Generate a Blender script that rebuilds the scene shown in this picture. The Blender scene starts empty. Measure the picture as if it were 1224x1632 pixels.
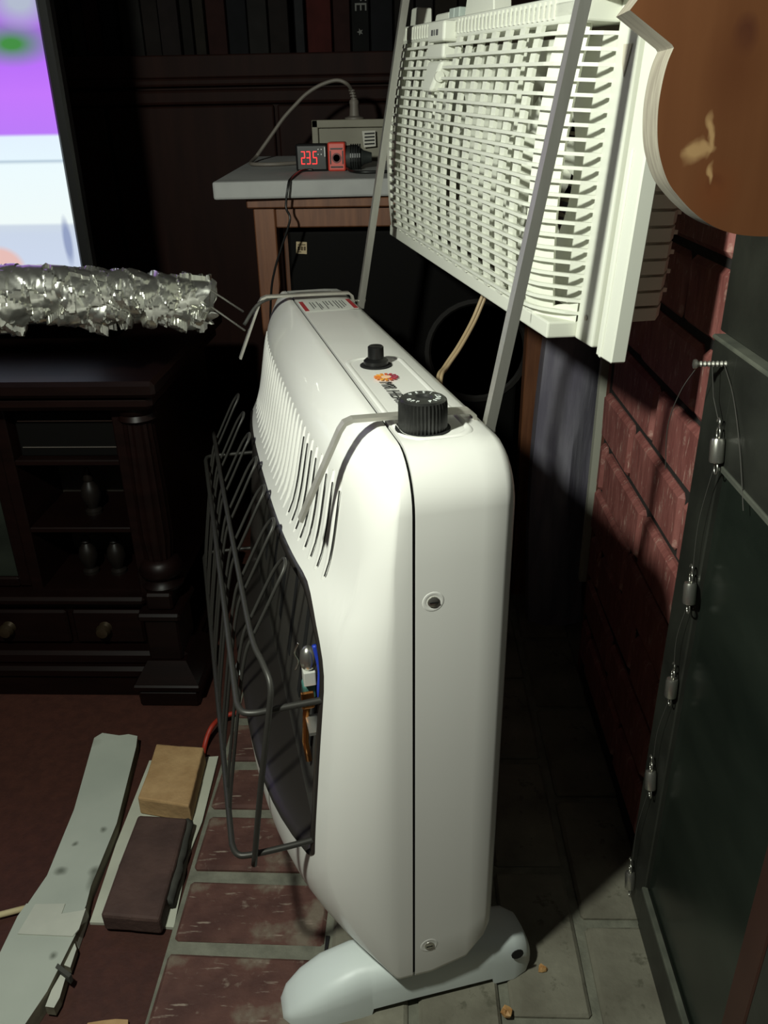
import bpy, bmesh, math, random
from mathutils import Vector, Matrix, noise
random.seed(7)
S = bpy.context.scene
COL = S.collection

# ------------------------------------------------------------------ camera
F, CX, CY = 1300.0, 612.0, 816.0            # focal length and centre in 1224x1632 pixels
VD, VY = (660.0, 3515.0), (655.0, 190.0)    # vanishing points of the vertical and of the room's depth
_cz = -Vector((VD[0]-CX, -(VD[1]-CY), -F)).normalized()
_cy = Vector((VY[0]-CX, -(VY[1]-CY), -F)); _cy = (_cy - _cz*_cy.dot(_cz)).normalized()
_cx = _cy.cross(_cz)
ROT = Matrix((_cx, _cy, _cz))               # camera space -> world
CAM = Vector((0, 0, 0.92))
cd = bpy.data.cameras.new('camera'); cam = bpy.data.objects.new('camera', cd); COL.objects.link(cam)
cd.sensor_fit = 'VERTICAL'; cd.sensor_height = 24.0; cd.lens = F/1632.0*24.0
cd.clip_start = 0.01; cd.clip_end = 50
cam.matrix_world = Matrix.Translation(CAM) @ ROT.to_4x4()
S.camera = cam

def P(ax, val, px, py):
    """pixel -> point on the world plane axis = val"""
    d = ROT @ Vector((px-CX, -(py-CY), -F)); t = (val-CAM[ax])/d[ax]
    return CAM + d*t

# ------------------------------------------------------------------ world, lamp, exposure
W = bpy.data.worlds.new('world'); S.world = W; W.use_nodes = True
W.node_tree.nodes['Background'].inputs[0].default_value = (1.0, 0.95, 0.88, 1)
W.node_tree.nodes['Background'].inputs[1].default_value = 0.022
LAMP_POS = Vector((-0.36, 0.25, 1.15))
ld = bpy.data.lights.new('work_lamp', 'POINT'); ld.energy = 37.0; ld.color = (0.95, 1.0, 0.88)
ld.shadow_soft_size = 0.026
lo = bpy.data.objects.new('work_lamp', ld); lo.location = LAMP_POS; COL.objects.link(lo)
S.view_settings.view_transform = 'Standard'; S.view_settings.look = 'None'
S.view_settings.exposure = 0.0; S.view_settings.gamma = 1.0; S.view_settings.use_curve_mapping = False

# ------------------------------------------------------------------ materials
MATS = {}
def M(name, c1, c2=None, rough=0.5, metal=0.0, scale=20.0, stretch=(1, 1, 1), bump=0.0, bscale=None,
      coat=0.0, contrast=(0.35, 0.65), emit=None, spec=0.5, detail=6.0, c3=None, alpha=1.0, trans=0.0, fleck=None):
    if name in MATS: return MATS[name]
    m = bpy.data.materials.new(name); m.use_nodes = True; nt = m.node_tree; b = nt.nodes['Principled BSDF']
    b.inputs['Base Color'].default_value = (*c1, 1); b.inputs['Roughness'].default_value = rough
    b.inputs['Metallic'].default_value = metal; b.inputs['Coat Weight'].default_value = coat
    b.inputs['Specular IOR Level'].default_value = spec; b.inputs['Alpha'].default_value = alpha
    b.inputs['Transmission Weight'].default_value = trans
    if emit:
        b.inputs['Emission Color'].default_value = (*emit[0], 1); b.inputs['Emission Strength'].default_value = emit[1]
    if c2 is not None or bump:
        tc = nt.nodes.new('ShaderNodeTexCoord'); mp = nt.nodes.new('ShaderNodeMapping')
        mp.inputs['Scale'].default_value = stretch
        nt.links.new(tc.outputs['Object'], mp.inputs['Vector'])
    if c2 is not None:
        n = nt.nodes.new('ShaderNodeTexNoise'); n.inputs['Scale'].default_value = scale; n.inputs['Detail'].default_value = detail
        r = nt.nodes.new('ShaderNodeValToRGB'); r.color_ramp.elements[0].position = contrast[0]
        r.color_ramp.elements[1].position = contrast[1]
        r.color_ramp.elements[0].color = (*c1, 1); r.color_ramp.elements[1].color = (*c2, 1)
        if c3 is not None:
            e = r.color_ramp.elements.new(min(0.98, contrast[1]+0.1)); e.color = (*c3, 1)
        nt.links.new(mp.outputs['Vector'], n.inputs['Vector'])
        nt.links.new(n.outputs['Fac'], r.inputs['Fac']); nt.links.new(r.outputs['Color'], b.inputs['Base Color'])
    if fleck:      # (colour, scale, threshold, stretch): small lighter specks and scratches
        for fi in range(2):
            src = b.inputs['Base Color'].links[0].from_socket
            m2 = nt.nodes.new('ShaderNodeMapping'); m2.inputs['Scale'].default_value = fleck[3] if fi == 0 else (1, 1, 1); m2.inputs['Location'].default_value = (3.1*fi, 1.7, .4)
            nt.links.new(tc.outputs['Object'], m2.inputs['Vector'])
            n3 = nt.nodes.new('ShaderNodeTexNoise'); n3.inputs['Scale'].default_value = fleck[1]*(1 if fi == 0 else .55); n3.inputs['Detail'].default_value = 4; n3.inputs['Roughness'].default_value = .65
            r3 = nt.nodes.new('ShaderNodeMapRange'); r3.inputs[1].default_value = fleck[2]; r3.inputs[2].default_value = fleck[2]+.08; r3.inputs[4].default_value = .8 if fi == 0 else .5
            nt.links.new(m2.outputs[0], n3.inputs['Vector']); nt.links.new(n3.outputs['Fac'], r3.inputs[0])
            mx = nt.nodes.new('ShaderNodeMix'); mx.data_type = 'RGBA'; mx.inputs[7].default_value = (*fleck[0], 1)
            nt.links.new(r3.outputs[0], mx.inputs[0]); nt.links.new(src, mx.inputs[6]); nt.links.new(mx.outputs[2], b.inputs['Base Color'])
    if bump:
        n2 = nt.nodes.new('ShaderNodeTexNoise'); n2.inputs['Scale'].default_value = bscale or scale; n2.inputs['Detail'].default_value = 5
        bp = nt.nodes.new('ShaderNodeBump'); bp.inputs['Strength'].default_value = bump; bp.inputs['Distance'].default_value = 0.004
        nt.links.new(mp.outputs['Vector'], n2.inputs['Vector'])
        nt.links.new(n2.outputs['Fac'], bp.inputs['Height']); nt.links.new(bp.outputs['Normal'], b.inputs['Normal'])
    MATS[name] = m
    return m

enamel = M('white_enamel', (0.80, 0.79, 0.745), rough=0.32, coat=0.25)
plastic_foot = M('foot_plastic', (0.70, 0.76, 0.74), rough=0.42)
black_plastic = M('black_plastic', (0.007, 0.007, 0.007), rough=0.33, spec=0.35)
knob_black = M('knob_black', (0.016, 0.016, 0.015), (0.03, 0.03, 0.028), rough=0.3, scale=60)
dark_gap = M('dark_gap', (0.004, 0.004, 0.004), rough=0.8)
burner_dark = M('burner_panel_dark', (0.045, 0.042, 0.036), (0.06, 0.055, 0.045), rough=0.6, scale=12, bump=0.05)
lip_black = M('lip_black_enamel', (0.022, 0.019, 0.017), rough=0.28)
wire_mat = M('guard_wire_dark', (0.045, 0.043, 0.038), rough=0.45, metal=0.4)
steel = M('steel', (0.50, 0.49, 0.45), (0.38, 0.37, 0.33), rough=0.42, metal=0.75, scale=40, stretch=(1, 1, 0.1))
bright_steel = M('bright_steel', (0.62, 0.61, 0.55), rough=0.27, metal=0.92)
alum = M('bracket_aluminium', (0.55, 0.53, 0.47), (0.42, 0.40, 0.35), rough=0.45, metal=0.6, scale=25)
fan_white = M('fan_plastic', (0.74, 0.75, 0.66), rough=0.45)
fan_rear = M('fan_plastic_shaded', (0.62, 0.57, 0.46), rough=0.55)  # shade on the rear and in the holes, painted as darker plastic
fan_grey = M('fan_print_grey', (0.10, 0.10, 0.10), rough=0.6)
copper = M('copper', (0.75, 0.32, 0.10), rough=0.25, metal=1.0)
mortar = M('mortar', (0.20, 0.20, 0.155), (0.13, 0.13, 0.10), rough=0.95, scale=35, bump=0.5, bscale=90)
brick_red = M('hearth_brick', (0.062, 0.024, 0.019), (0.105, 0.045, 0.034), rough=0.8, scale=20, bump=0.5, bscale=70, c3=(0.17, 0.135, 0.10), contrast=(0.34, 0.57), fleck=((0.30, 0.24, 0.19), 60, .61, (.35, 2.2, 1)))
brick_grey = M('hearth_brick_dusty', (0.13, 0.12, 0.09), (0.20, 0.19, 0.145), rough=0.9, scale=14, bump=0.4, bscale=70, c3=(0.27, 0.26, 0.2), fleck=((0.09, 0.085, 0.06), 45, .6, (1, 1, 1)))
brick_wall = M('wall_brick', (0.20, 0.062, 0.054), (0.30, 0.11, 0.095), rough=0.6, scale=30, stretch=(1, 2.2, .6), bump=0.5, bscale=60, c3=(0.46, 0.26, 0.22), contrast=(0.32, 0.66), fleck=((0.55, 0.36, 0.30), 75, .60, (1, 2.0, .45)))
wall_mortar = M('wall_mortar_black', (0.012, 0.010, 0.009), (0.02, 0.017, 0.014), rough=0.95, scale=40, bump=0.4)
floor_red = M('floor_dark_red', (0.040, 0.010, 0.0055), (0.054, 0.0145, 0.008), rough=0.7, scale=70, bump=0.12, bscale=200)
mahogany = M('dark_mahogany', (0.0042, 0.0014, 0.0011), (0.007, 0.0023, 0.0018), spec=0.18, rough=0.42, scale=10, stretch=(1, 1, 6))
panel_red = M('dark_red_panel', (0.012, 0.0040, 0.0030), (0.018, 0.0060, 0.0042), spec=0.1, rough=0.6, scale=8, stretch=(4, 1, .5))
table_wood = M('table_oak', (0.105, 0.036, 0.014), (0.165, 0.062, 0.025), rough=0.55, scale=16, stretch=(6, 6, .5), bump=0.1)
pine = M('orange_pine', (0.105, 0.037, 0.013), (0.155, 0.060, 0.023), rough=0.42, scale=5.5, stretch=(9, 2, .7), contrast=(0.2, 0.8))
pine_edge = M('pine_cut_edge', (0.22, 0.20, 0.155), (0.15, 0.13, 0.10), rough=0.75, scale=50, stretch=(1, 6, 1))
black_box = M('black_box', (0.004, 0.0036, 0.0034), rough=0.6, spec=0.06)
slab_mat = M('white_foam_slab', (0.34, 0.34, 0.33), (0.26, 0.26, 0.255), rough=0.6, scale=9, bump=0.15, bscale=30)
foil = M('foil', (0.60, 0.60, 0.55), rough=0.27, metal=0.95)
screen_frame = M('door_black_iron', (0.016, 0.017, 0.014), (0.028, 0.030, 0.024), rough=0.42, scale=14, bump=0.15, bscale=40)
door_lit = M('door_lit_ledge', (0.06, 0.065, 0.05), (0.10, 0.105, 0.08), rough=0.9, scale=30)  # light on the rails' top faces, painted as a paler greenish grey
glass_dark = M('door_dark_glass', (0.010, 0.014, 0.011), (0.02, 0.026, 0.02), rough=0.22, scale=4, stretch=(1, 1, 3))
red_reflection = M('door_red_reflection', (0.034, 0.013, 0.009), (0.046, 0.018, 0.012), rough=0.5, scale=12)  # red-brown reflection on the near stile, painted as base colour
plank_white = M('plank_painted', (0.36, 0.39, 0.34), (0.42, 0.45, 0.39), rough=0.8, scale=8, bump=0.1, c3=(0.30, 0.31, 0.26))
plank_edge = M('plank_raw_edge', (0.10, 0.085, 0.055), (0.22, 0.20, 0.14), rough=0.9, scale=40, stretch=(1, .3, 1))
tape = M('paper_tape', (0.50, 0.51, 0.44), (0.44, 0.45, 0.39), rough=0.85, scale=20, bump=0.3)
tan_block = M('tan_insulating_brick', (0.36, 0.22, 0.10), (0.45, 0.29, 0.14), rough=0.95, scale=30, bump=0.5, bscale=80)
dark_brick = M('dark_brown_brick', (0.050, 0.026, 0.021), (0.075, 0.04, 0.032), rough=0.8, scale=24, bump=0.4, bscale=90)
dark_stick = M('charcoal_strip', (0.035, 0.035, 0.03), (0.055, 0.055, 0.045), rough=0.8, scale=30, bump=0.3)
white_board = M('white_sheet', (0.50, 0.51, 0.42), (0.42, 0.43, 0.35), rough=0.8, scale=14)
stick_wood = M('pale_stick', (0.50, 0.42, 0.24), rough=0.8)
red_cord = M('red_cord', (0.35, 0.03, 0.015), rough=0.5)
cream_cord = M('cream_cord', (0.42, 0.31, 0.18), rough=0.5)
grey_cord = M('grey_cord', (0.15, 0.13, 0.11), rough=0.55)
offwhite = M('off_white_box', (0.24, 0.225, 0.17), (0.19, 0.175, 0.13), rough=0.6, scale=12)
paper = M('paper_tag', (0.55, 0.53, 0.47), rough=0.8)
ink = M('ink', (0.02, 0.02, 0.02), rough=0.8)
sticker_tan = M('tan_sticker', (0.42, 0.33, 0.2), rough=0.7)
label_red = M('label_red', (0.40, 0.025, 0.03), rough=0.6)
label_ink = M('label_grey_ink', (0.16, 0.16, 0.15), rough=0.7)
text_white = M('print_white', (0.75, 0.78, 0.75), rough=0.6)
plastic_red = M('controller_red', (0.55, 0.05, 0.03), rough=0.4)
led = M('led_red', (0.2, 0.0, 0.0), emit=((1.0, 0.02, 0.02), 2.2))
plastic_sheet = M('plastic_sheet', (0.15, 0.14, 0.18), (0.24, 0.23, 0.27), rough=0.3, scale=6, stretch=(8, 8, 1), bump=0.4, bscale=14)  # blue tint stands in for bluish light behind the heater
white_strip = M('white_trim', (0.40, 0.40, 0.33), rough=0.7)
blue_wire = M('blue_wire', (0.02, 0.05, 0.45), rough=0.4)
green_gunk = M('green_copper', (0.10, 0.26, 0.22), rough=0.5, metal=0.3)
crumb = M('amber_crumb', (0.35, 0.16, 0.05), (0.5, 0.3, 0.12), rough=0.6, scale=120)
thread = M('thread_grey', (0.055, 0.052, 0.045), rough=0.8)

# ------------------------------------------------------------------ mesh helpers
def mesh(name, verts, faces, mat, parent=None, smooth=False, mats=None, fmat=None):
    me = bpy.data.meshes.new(name); me.from_pydata([tuple(v) for v in verts], [], faces)
    bm = bmesh.new(); bm.from_mesh(me); bmesh.ops.recalc_face_normals(bm, faces=bm.faces); bm.to_mesh(me); bm.free()
    for mm in (mats or [mat]): me.materials.append(mm)
    if fmat:
        for p, i in zip(me.polygons, fmat): p.material_index = i
    if smooth is not False:
        me.shade_smooth()
        if smooth is not True: me.set_sharp_from_angle(angle=math.radians(smooth))
    o = bpy.data.objects.new(name, me); COL.objects.link(o); o.parent = parent
    return o
class MB:
    def __init__(s): s.v = []; s.f = []; s.m = []
    def add(s, v, f, mi=0):
        k = len(s.v); s.v += [Vector(p) for p in v]; s.f += [tuple(i+k for i in q) for q in f]; s.m += [mi]*len(f); return s
    def box(s, lo, hi, mi=0):
        x0, y0, z0 = lo; x1, y1, z1 = hi
        return s.add([(x0,y0,z0),(x1,y0,z0),(x1,y1,z0),(x0,y1,z0),(x0,y0,z1),(x1,y0,z1),(x1,y1,z1),(x0,y1,z1)],
                     [(0,3,2,1),(4,5,6,7),(0,1,5,4),(1,2,6,5),(2,3,7,6),(3,0,4,7)], mi)
    def tube(s, pts, r, n=8, mi=0, cap=True):
        pts = [Vector(p) for p in pts]; rings = []
        t0 = (pts[1]-pts[0]).normalized(); up = Vector((0,0,1)) if abs(t0.z) < .9 else Vector((1,0,0))
        a = t0.cross(up).normalized()
        for i, p in enumerate(pts):
            t = ((pts[min(i+1,len(pts)-1)]-p).normalized() + (p-pts[max(i-1,0)]).normalized())
            t = t.normalized() if t.length > 1e-6 else t0
            a = (a - t*a.dot(t)).normalized(); b = t.cross(a); rr = r[i] if isinstance(r, (list, tuple)) else r
            rings.append([p + (a*math.cos(2*math.pi*k/n)+b*math.sin(2*math.pi*k/n))*rr for k in range(n)])
        return s.loft(rings, mi, cap)
    def loft(s, rings, mi=0, cap=True, closed=True):
        n = len(rings[0]); v = [p for r in rings for p in r]; f = []
        for i in range(len(rings)-1):
            for k in range(n if closed else n-1):
                k2 = (k+1) % n; f.append((i*n+k, i*n+k2, (i+1)*n+k2, (i+1)*n+k))
        if cap: f.append(tuple(range(n))[::-1]); f.append(tuple(range((len(rings)-1)*n, len(rings)*n)))
        return s.add(v, f, mi)
    def lathe(s, prof, c=(0,0,0), n=20, mi=0, axis='z'):
        rings = []
        for r, h in prof:
            ring = []
            for k in range(n):
                a = 2*math.pi*k/n; x, y = r*math.cos(a), r*math.sin(a)
                q = {'z': (x, y, h), 'x': (h, x, y), 'y': (x, h, y)}[axis]
                ring.append(Vector(c)+Vector(q))
            rings.append(ring)
        return s.loft(rings, mi)
    def prism(s, pts, off, mi=0):
        off = Vector(off); a = [Vector(p) for p in pts]; return s.loft([a, [p+off for p in a]], mi)
    def build(s, name, mat, parent=None, smooth=False, mats=None):
        return mesh(name, s.v, s.f, mat, parent, smooth, mats, s.m if mats else None)
def bevel(o, w, seg=2):
    bm = bmesh.new(); bm.from_mesh(o.data)
    bmesh.ops.bevel(bm, geom=list(bm.edges), offset=w, segments=seg, affect='EDGES', profile=0.5, clamp_overlap=True)
    bm.to_mesh(o.data); bm.free(); return o
def box(name, lo, hi, mat, parent=None, bev=0.0, seg=2):
    o = MB().box(lo, hi).build(name, mat, parent)
    if bev: bevel(o, bev, seg)
    return o
def tag(o, label=None, cat=None, group=None, kind=None):
    if label: o['label'] = label
    if cat: o['category'] = cat
    if group: o['group'] = group
    if kind: o['kind'] = kind
    return o
def thing(name, label, cat, loc=(0,0,0), rot=None, group=None):
    o = bpy.data.objects.new(name, None); o.empty_display_size = .03; COL.objects.link(o); o.location = loc
    if rot is not None: o.matrix_world = Matrix.Translation(Vector(loc)) @ rot.to_4x4()
    return tag(o, label, cat, group)
def structure(o): o['kind'] = 'structure'; return o
def spline(pts, n=8):
    pts = [Vector(p) for p in pts]; out = []
    for i in range(len(pts)-1):
        p0 = pts[max(i-1,0)]; p1 = pts[i]; p2 = pts[i+1]; p3 = pts[min(i+2,len(pts)-1)]
        for k in range(n):
            t = k/n
            out.append(0.5*((2*p1)+(p2-p0)*t+(2*p0-5*p1+4*p2-p3)*t*t+(3*p1-p0-3*p2+p3)*t**3))
    return out+[pts[-1]]
def rrect(a0, a1, b0, b1, r, nc=8, na=24, nb=12):
    """rounded rectangle in (a,b); r = radii at (a0b0, a1b0, a1b1, a0b1); constant vertex count"""
    out = []
    cs = [(a0+r[0], b0+r[0], r[0], math.pi), (a1-r[1], b0+r[1], r[1], 1.5*math.pi), (a1-r[2], b1-r[2], r[2], 0), (a0+r[3], b1-r[3], r[3], .5*math.pi)]
    ne = [na, nb, na, nb]
    for i in range(4):
        x, y, rr, st = cs[i]
        arc = [(x+rr*math.cos(st+.5*math.pi*k/nc), y+rr*math.sin(st+.5*math.pi*k/nc)) for k in range(nc+1)]
        out += arc
        x2, y2, r2, s2 = cs[(i+1) % 4]; e = (x2+r2*math.cos(s2), y2+r2*math.sin(s2)); b = arc[-1]
        out += [(b[0]+(e[0]-b[0])*k/ne[i], b[1]+(e[1]-b[1])*k/ne[i]) for k in range(1, ne[i])]
    return out
def text(name, s, size, mat, parent, matrix, extrude=0.0002, shear=0.0, align='CENTER'):
    cu = bpy.data.curves.new(name, 'FONT'); cu.body = s; cu.size = size; cu.extrude = extrude; cu.shear = shear
    cu.align_x = align; cu.align_y = 'CENTER'; cu.resolution_u = 2
    t = bpy.data.objects.new(name, cu); COL.objects.link(t)
    me = bpy.data.meshes.new_from_object(t.evaluated_get(bpy.context.evaluated_depsgraph_get()))
    bpy.data.objects.remove(t); me.name = name; me.materials.clear(); me.materials.append(mat)
    o = bpy.data.objects.new(name, me); COL.objects.link(o); o.parent = parent; o.matrix_local = matrix
    return o
def frame(origin, ex, ey):
    ex = Vector(ex).normalized(); ey = Vector(ey); ey = (ey-ex*ey.dot(ex)).normalized(); ez = ex.cross(ey)
    m = Matrix((ex, ey, ez)).transposed().to_4x4(); m.translation = Vector(origin); return m
def jitter(o, amt, sc=40.0, seed=0.0):
    for v in o.data.vertices:
        d = noise.noise_vector(v.co*sc+Vector((seed, seed*1.7, 0))); v.co += d*amt
    return o

# ------------------------------------------------------------------ setting
FZ = -0.02                                  # red floor level; hearth top is z = 0
HX0, HX1, HY0, HY1 = -0.305, 0.36, 0.30, 1.62
structure(box('floor', (-2.2, -0.6, FZ-.05), (1.2, 2.4, FZ), floor_red))
hearth = structure(box('floor_hearth', (HX0, HY0, FZ), (HX1, HY1, -0.006), mortar))
def brick_mesh(name, lx, ly, lz, mat, seed, bev=.004, amt=.0030):
    o = MB().box((-lx/2, -ly/2, -lz/2), (lx/2, ly/2, lz/2)).build(name, mat); bevel(o, bev, 1)
    jitter(o, amt, 60, seed); me = o.data; bpy.data.objects.remove(o); return me
def put(name, me, loc, parent, rz=0.0):
    o = bpy.data.objects.new(name, me); COL.objects.link(o); o.parent = parent; o.location = loc; o.rotation_euler = (0, 0, rz); return o
# left column: bricks laid across, ends on the hearth edge
edges = [0.33, 0.445, 0.555, 0.664, 0.772, 0.884, 0.985, 1.09, 1.195, 1.30, 1.405, 1.51]
bm_red = {}
for i in range(len(edges)-1):
    w = round(edges[i+1]-edges[i]-.019, 3)
    me = bm_red.setdefault((w, i % 3), brick_mesh('brick', .188, w, .03, brick_red, 1.3*i))
    put('brick', me, (-.204+random.uniform(-.003, .003), (edges[i]+edges[i+1])/2+.004, -.0145+random.uniform(-.0015, .001)), hearth, random.uniform(-.012, .012))
MB().prism([(-.1085, .69, -.005), (-.1035, .69, -.005), (-.1055, .655, -.005), (-.1045, .60, -.005), (-.107, .56, -.005), (-.110, .60, -.005), (-.1085, .655, -.005)], (0, 0, .0012)).build('crack', dark_gap, hearth)
# other columns: bricks laid lengthways
gm = [brick_mesh('brick', .093, .196, .03, brick_grey, 9.1*k+2) for k in range(4)]
xs = [-.052, .054, .158, .262]
offs = [.42, .37, .48, .40]
for c, x in enumerate(xs):
    for k in range(6):
        y = offs[c]+k*.209
        if y+.1 > HY1: continue
        put('brick', gm[(k+c) % 4], (x, y, -.0145+random.uniform(-.0012, .0012)), hearth, random.uniform(-.01, .01))

# brick wall on the right (plane x = .30)
BX = 0.300
wallr = structure(box('wall_right', (BX+.008, 0.25, FZ), (BX+.12, 1.235, 1.5), wall_mortar))
bwm = [brick_mesh('brick', .05, .212, .0735, brick_wall, 3.3*k+1, .006, .003) for k in range(5)]
pz = .083; z0 = .457-5*pz; rowy = {5: 1.058, 4: 0.965, 6: 0.975, 3: 1.02, 7: 1.07, 8: 0.93, 9: 1.03, 2: 0.94, 1: 1.04, 0: .95}
hb = {}
for r in range(0, 13):
    zc = z0+r*pz+pz/2
    j = rowy.get(r, 1.0+.05*(r % 2)); y = j
    while y > .45: y -= .223
    while y < 1.225:
        a, b = y+.006, min(y+.217, 1.228)
        if b-a > .03:
            if b-a > .2: me = bwm[(r*3+int(y*10)) % 5]
            else: me = hb.setdefault(round(b-a, 2), brick_mesh('brick', .05, round(b-a, 2), .0735, brick_wall, 5+r, .006, .003))
            put('brick', me, (BX+.025+random.uniform(-.002, .003), (a+b)/2, zc), wallr)
        y += .223
# back wall, shelf ledge and the dark recess behind the wall end
WY = 2.02
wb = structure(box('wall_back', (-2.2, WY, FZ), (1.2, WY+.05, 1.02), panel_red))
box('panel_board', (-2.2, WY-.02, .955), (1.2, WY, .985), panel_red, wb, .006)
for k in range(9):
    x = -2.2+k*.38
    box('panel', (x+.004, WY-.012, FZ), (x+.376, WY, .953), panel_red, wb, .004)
structure(box('wall_upper', (-2.2, WY+.31, 1.0), (1.2, WY+.34, 2.4), panel_red))
structure(box('wall_recess', (0.47, 1.24, FZ), (0.51, WY, 1.5), panel_red))
structure(box('trim_1', (BX+.01, 1.236, FZ), (BX+.05, 1.262, .95), M('corner_brick', (0.20, 0.06, 0.035), (0.14, 0.04, 0.025), rough=.8, scale=20, bump=.3)))
structure(box('trim_2', (BX+.004, 1.285, .16), (BX+.018, 1.30, .95), white_strip))

# ------------------------------------------------------------------ heater
HA = math.radians(15.5); RZ = Matrix.Rotation(HA, 3, 'Z')
HO = Vector((0.00205, 0.5923, 0.0))
def H(v, u, z): return HO + RZ @ Vector((v, u, z))       # heater space: v = depth to the rear, u = along its length
def PV(v, px, py):
    """pixel -> point on the heater-space plane v = const"""
    d = ROT @ Vector((px-CX, -(py-CY), -F)); n = RZ @ Vector((1, 0, 0)); return CAM+d*(((HO-CAM).dot(n)+v)/d.dot(n))
HL, ZB, ZT = 0.785, 0.055, 0.678
heater = thing('gas_heater', 'large white enamelled gas space heater with wire guard, standing on the brick hearth', 'heater', HO, RZ)
# rear housing: rounded outline extruded backwards
def lift(v, z):     # rounded underside towards the rear
    return z + max(0, (v-.035)/.052)**2*.055*max(0, 1-(z-ZB)/.12)
rings = []
for v, ins in [(0.0015, .0), (.02, 0), (.06, 0), (.080, .001), (.087, .004), (.091, .010), (.0915, .02)]:
    o = rrect(ins, HL-ins, ZB+ins, ZT-ins, (.012, .012, .048-ins*.4, .048-ins*.4))
    rings.append([Vector((v, a, lift(v, b))) for a, b in o])
body = MB().loft(rings).build('housing', enamel, heater, smooth=50)
# front cover
DZ = [(.055, .07), (.09, .115), (.12, .130), (.16, .141), (.20, .144), (.25, .139), (.36, .123), (.45, .109), (.50, .099), (.53, .076), (.56, .066), (.60, .058), (.63, .052), (.65, .046), (.67, .033), (.69, .018)]
def D(z):
    for (z0_, d0), (z1_, d1) in zip(DZ, DZ[1:]):
        if z <= z1_:
            t = max(0, (z-z0_)/(z1_-z0_)); return d0+(d1-d0)*t
    return DZ[-1][1]
def Dsm(z): return sum(D(z+k*.008) for k in range(-2, 3))/5
def surf(u, z):
    q = abs(2*u/HL-1); return -Dsm(z)*(1-.10*q**2-.46*q**4)
rings = []
def cov_ring(a, bl, rad, fn): 
    return [Vector((fn(u, z), u, z)) for u, z in rrect(a[0], a[1], bl[0], bl[1], rad)]
SV = -.0015
rings.append(cov_ring((0, HL), (ZB, ZT), (.012, .012, .048, .048), lambda u, z: SV))
NT = 9
for k in range(NT+1):
    th = .5*math.pi*k/NT; ia = (1-math.cos(th)); ib = math.sin(th)
    iu, it, ibm = .035*ia, .055*ia, .100*ia
    rr = .012+.06*ia; rt = .048
    ring = []
    for u, z in rrect(iu, HL-iu, ZB+ibm, ZT-it, (rr, rr, rt, rt)):
        full = surf(u, z); lipv = -.016 if z < .6 else -.016+.010*(z-.6)/.078
        ring.append(Vector((lipv+(full-lipv)*ib, u, z)))
    rings.append(ring)
OU0, OU1, OZ0, OZ1 = .052, HL-.052, .212, .515
orad = (.012, .012, .085, .085)
inner = rrect(.035, HL-.035, ZB+.100, ZT-.055, (.072, .072, .048, .048)); outl = rrect(OU0, OU1, OZ0, OZ1, orad)
for k in range(1, 9):
    t = k/8
    rings.append([Vector((surf(a[0]+(b[0]-a[0])*t, a[1]+(b[1]-a[1])*t), a[0]+(b[0]-a[0])*t, a[1]+(b[1]-a[1])*t)) for a, b in zip(inner, outl)])
MB().loft(rings, cap=False).build('front_cover', enamel, heater, smooth=60)
seam = MB().loft([cov_ring((.003, HL-.003), (ZB+.003, ZT-.003), (.010, .010, .046, .046), lambda u, z, q=q: q) for q in (-.004, .004)], cap=True).build('seam_gap', dark_gap, heater)
# black lip of the opening, burner box behind it
rings = []
for ins, dv in [(0, .0), (.002, -.002), (.008, .000), (.014, .008), (.016, .03), (.016, .06)]:
    o = rrect(OU0+ins, OU1-ins, OZ0+ins*.4, OZ1-ins, tuple(max(.006, q-ins) for q in orad))
    rings.append([Vector((min(surf(u, z)+dv, -.008), u, z)) for u, z in o])
MB().loft(rings, cap=False).build('opening_lip', lip_black, heater, smooth=60)
bp = MB()
bp.add([(-.090, .066, .212), (-.090, HL-.066, .212), (-.052, HL-.066, .44), (-.052, .066, .44), (-.02, HL-.066, .50), (-.02, .066, .50)], [(0, 1, 2, 3), (3, 2, 4, 5)])
bpo = bp.build('burner_panel', burner_dark, heater)
for k in range(6):
    u = .15+k*.09
    MB().prism([(-.0800, u, .28), (-.0800, u+.016, .28), (-.0570, u+.016, .415), (-.0570, u, .415)], (.002, 0, 0)).build('burner_slot', dark_gap, bpo)
box('burner_tray', (-.092, .066, .206), (-.01, HL-.066, .213), lip_black, heater)
sill = MB(); rr = []
for k in range(25):
    u = .06+(HL-.12)*k/24; rr.append([Vector((surf(u, .214)+.002, u, .2125)), Vector((-.088, u, .2125)), Vector((-.088, u, .2075)), Vector((surf(u, .214)+.002, u, .2075))])
sill.loft(rr).build('opening_sill', burner_dark, heater)
box('burner_back', (-.012, .06, .21), (-.009, HL-.06, .51), dark_gap, heater)
# louvers: raised ridges each with a dark slit
for k in range(29):
    u = .098+k*.0212
    lm = MB(); rr = []
    zs = [.527+(.628-.527)*i/10 for i in range(11)]
    for i, z in enumerate(zs):
        e = math.sin(math.pi*min(1, max(0, (i+.35)/10.7)))**.35
        row = []
        for j in range(7):
            a = math.pi*j/6; row.append(Vector((surf(u, z)+.001-.0042*e*math.sin(a), u-.0058*e*math.cos(a), z)))
        rr.append(row)
    lv = lm.loft(rr, cap=False, closed=False).build('louver', enamel, heater, smooth=True)
    if k > 7: continue
    sl = MB(); za = [.533+(.619-.533)*i/6 for i in range(7)]
    sl.loft([[Vector((surf(u, z)-.0013, u-.0070, z)), Vector((surf(u, z)-.0016, u-.0062, z)), Vector((surf(u, z)-.0004, u-.0060, z)), Vector((surf(u, z)-.0004, u-.0072, z))] for z in za])
    sl.build('slit', dark_gap, lv)
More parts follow.
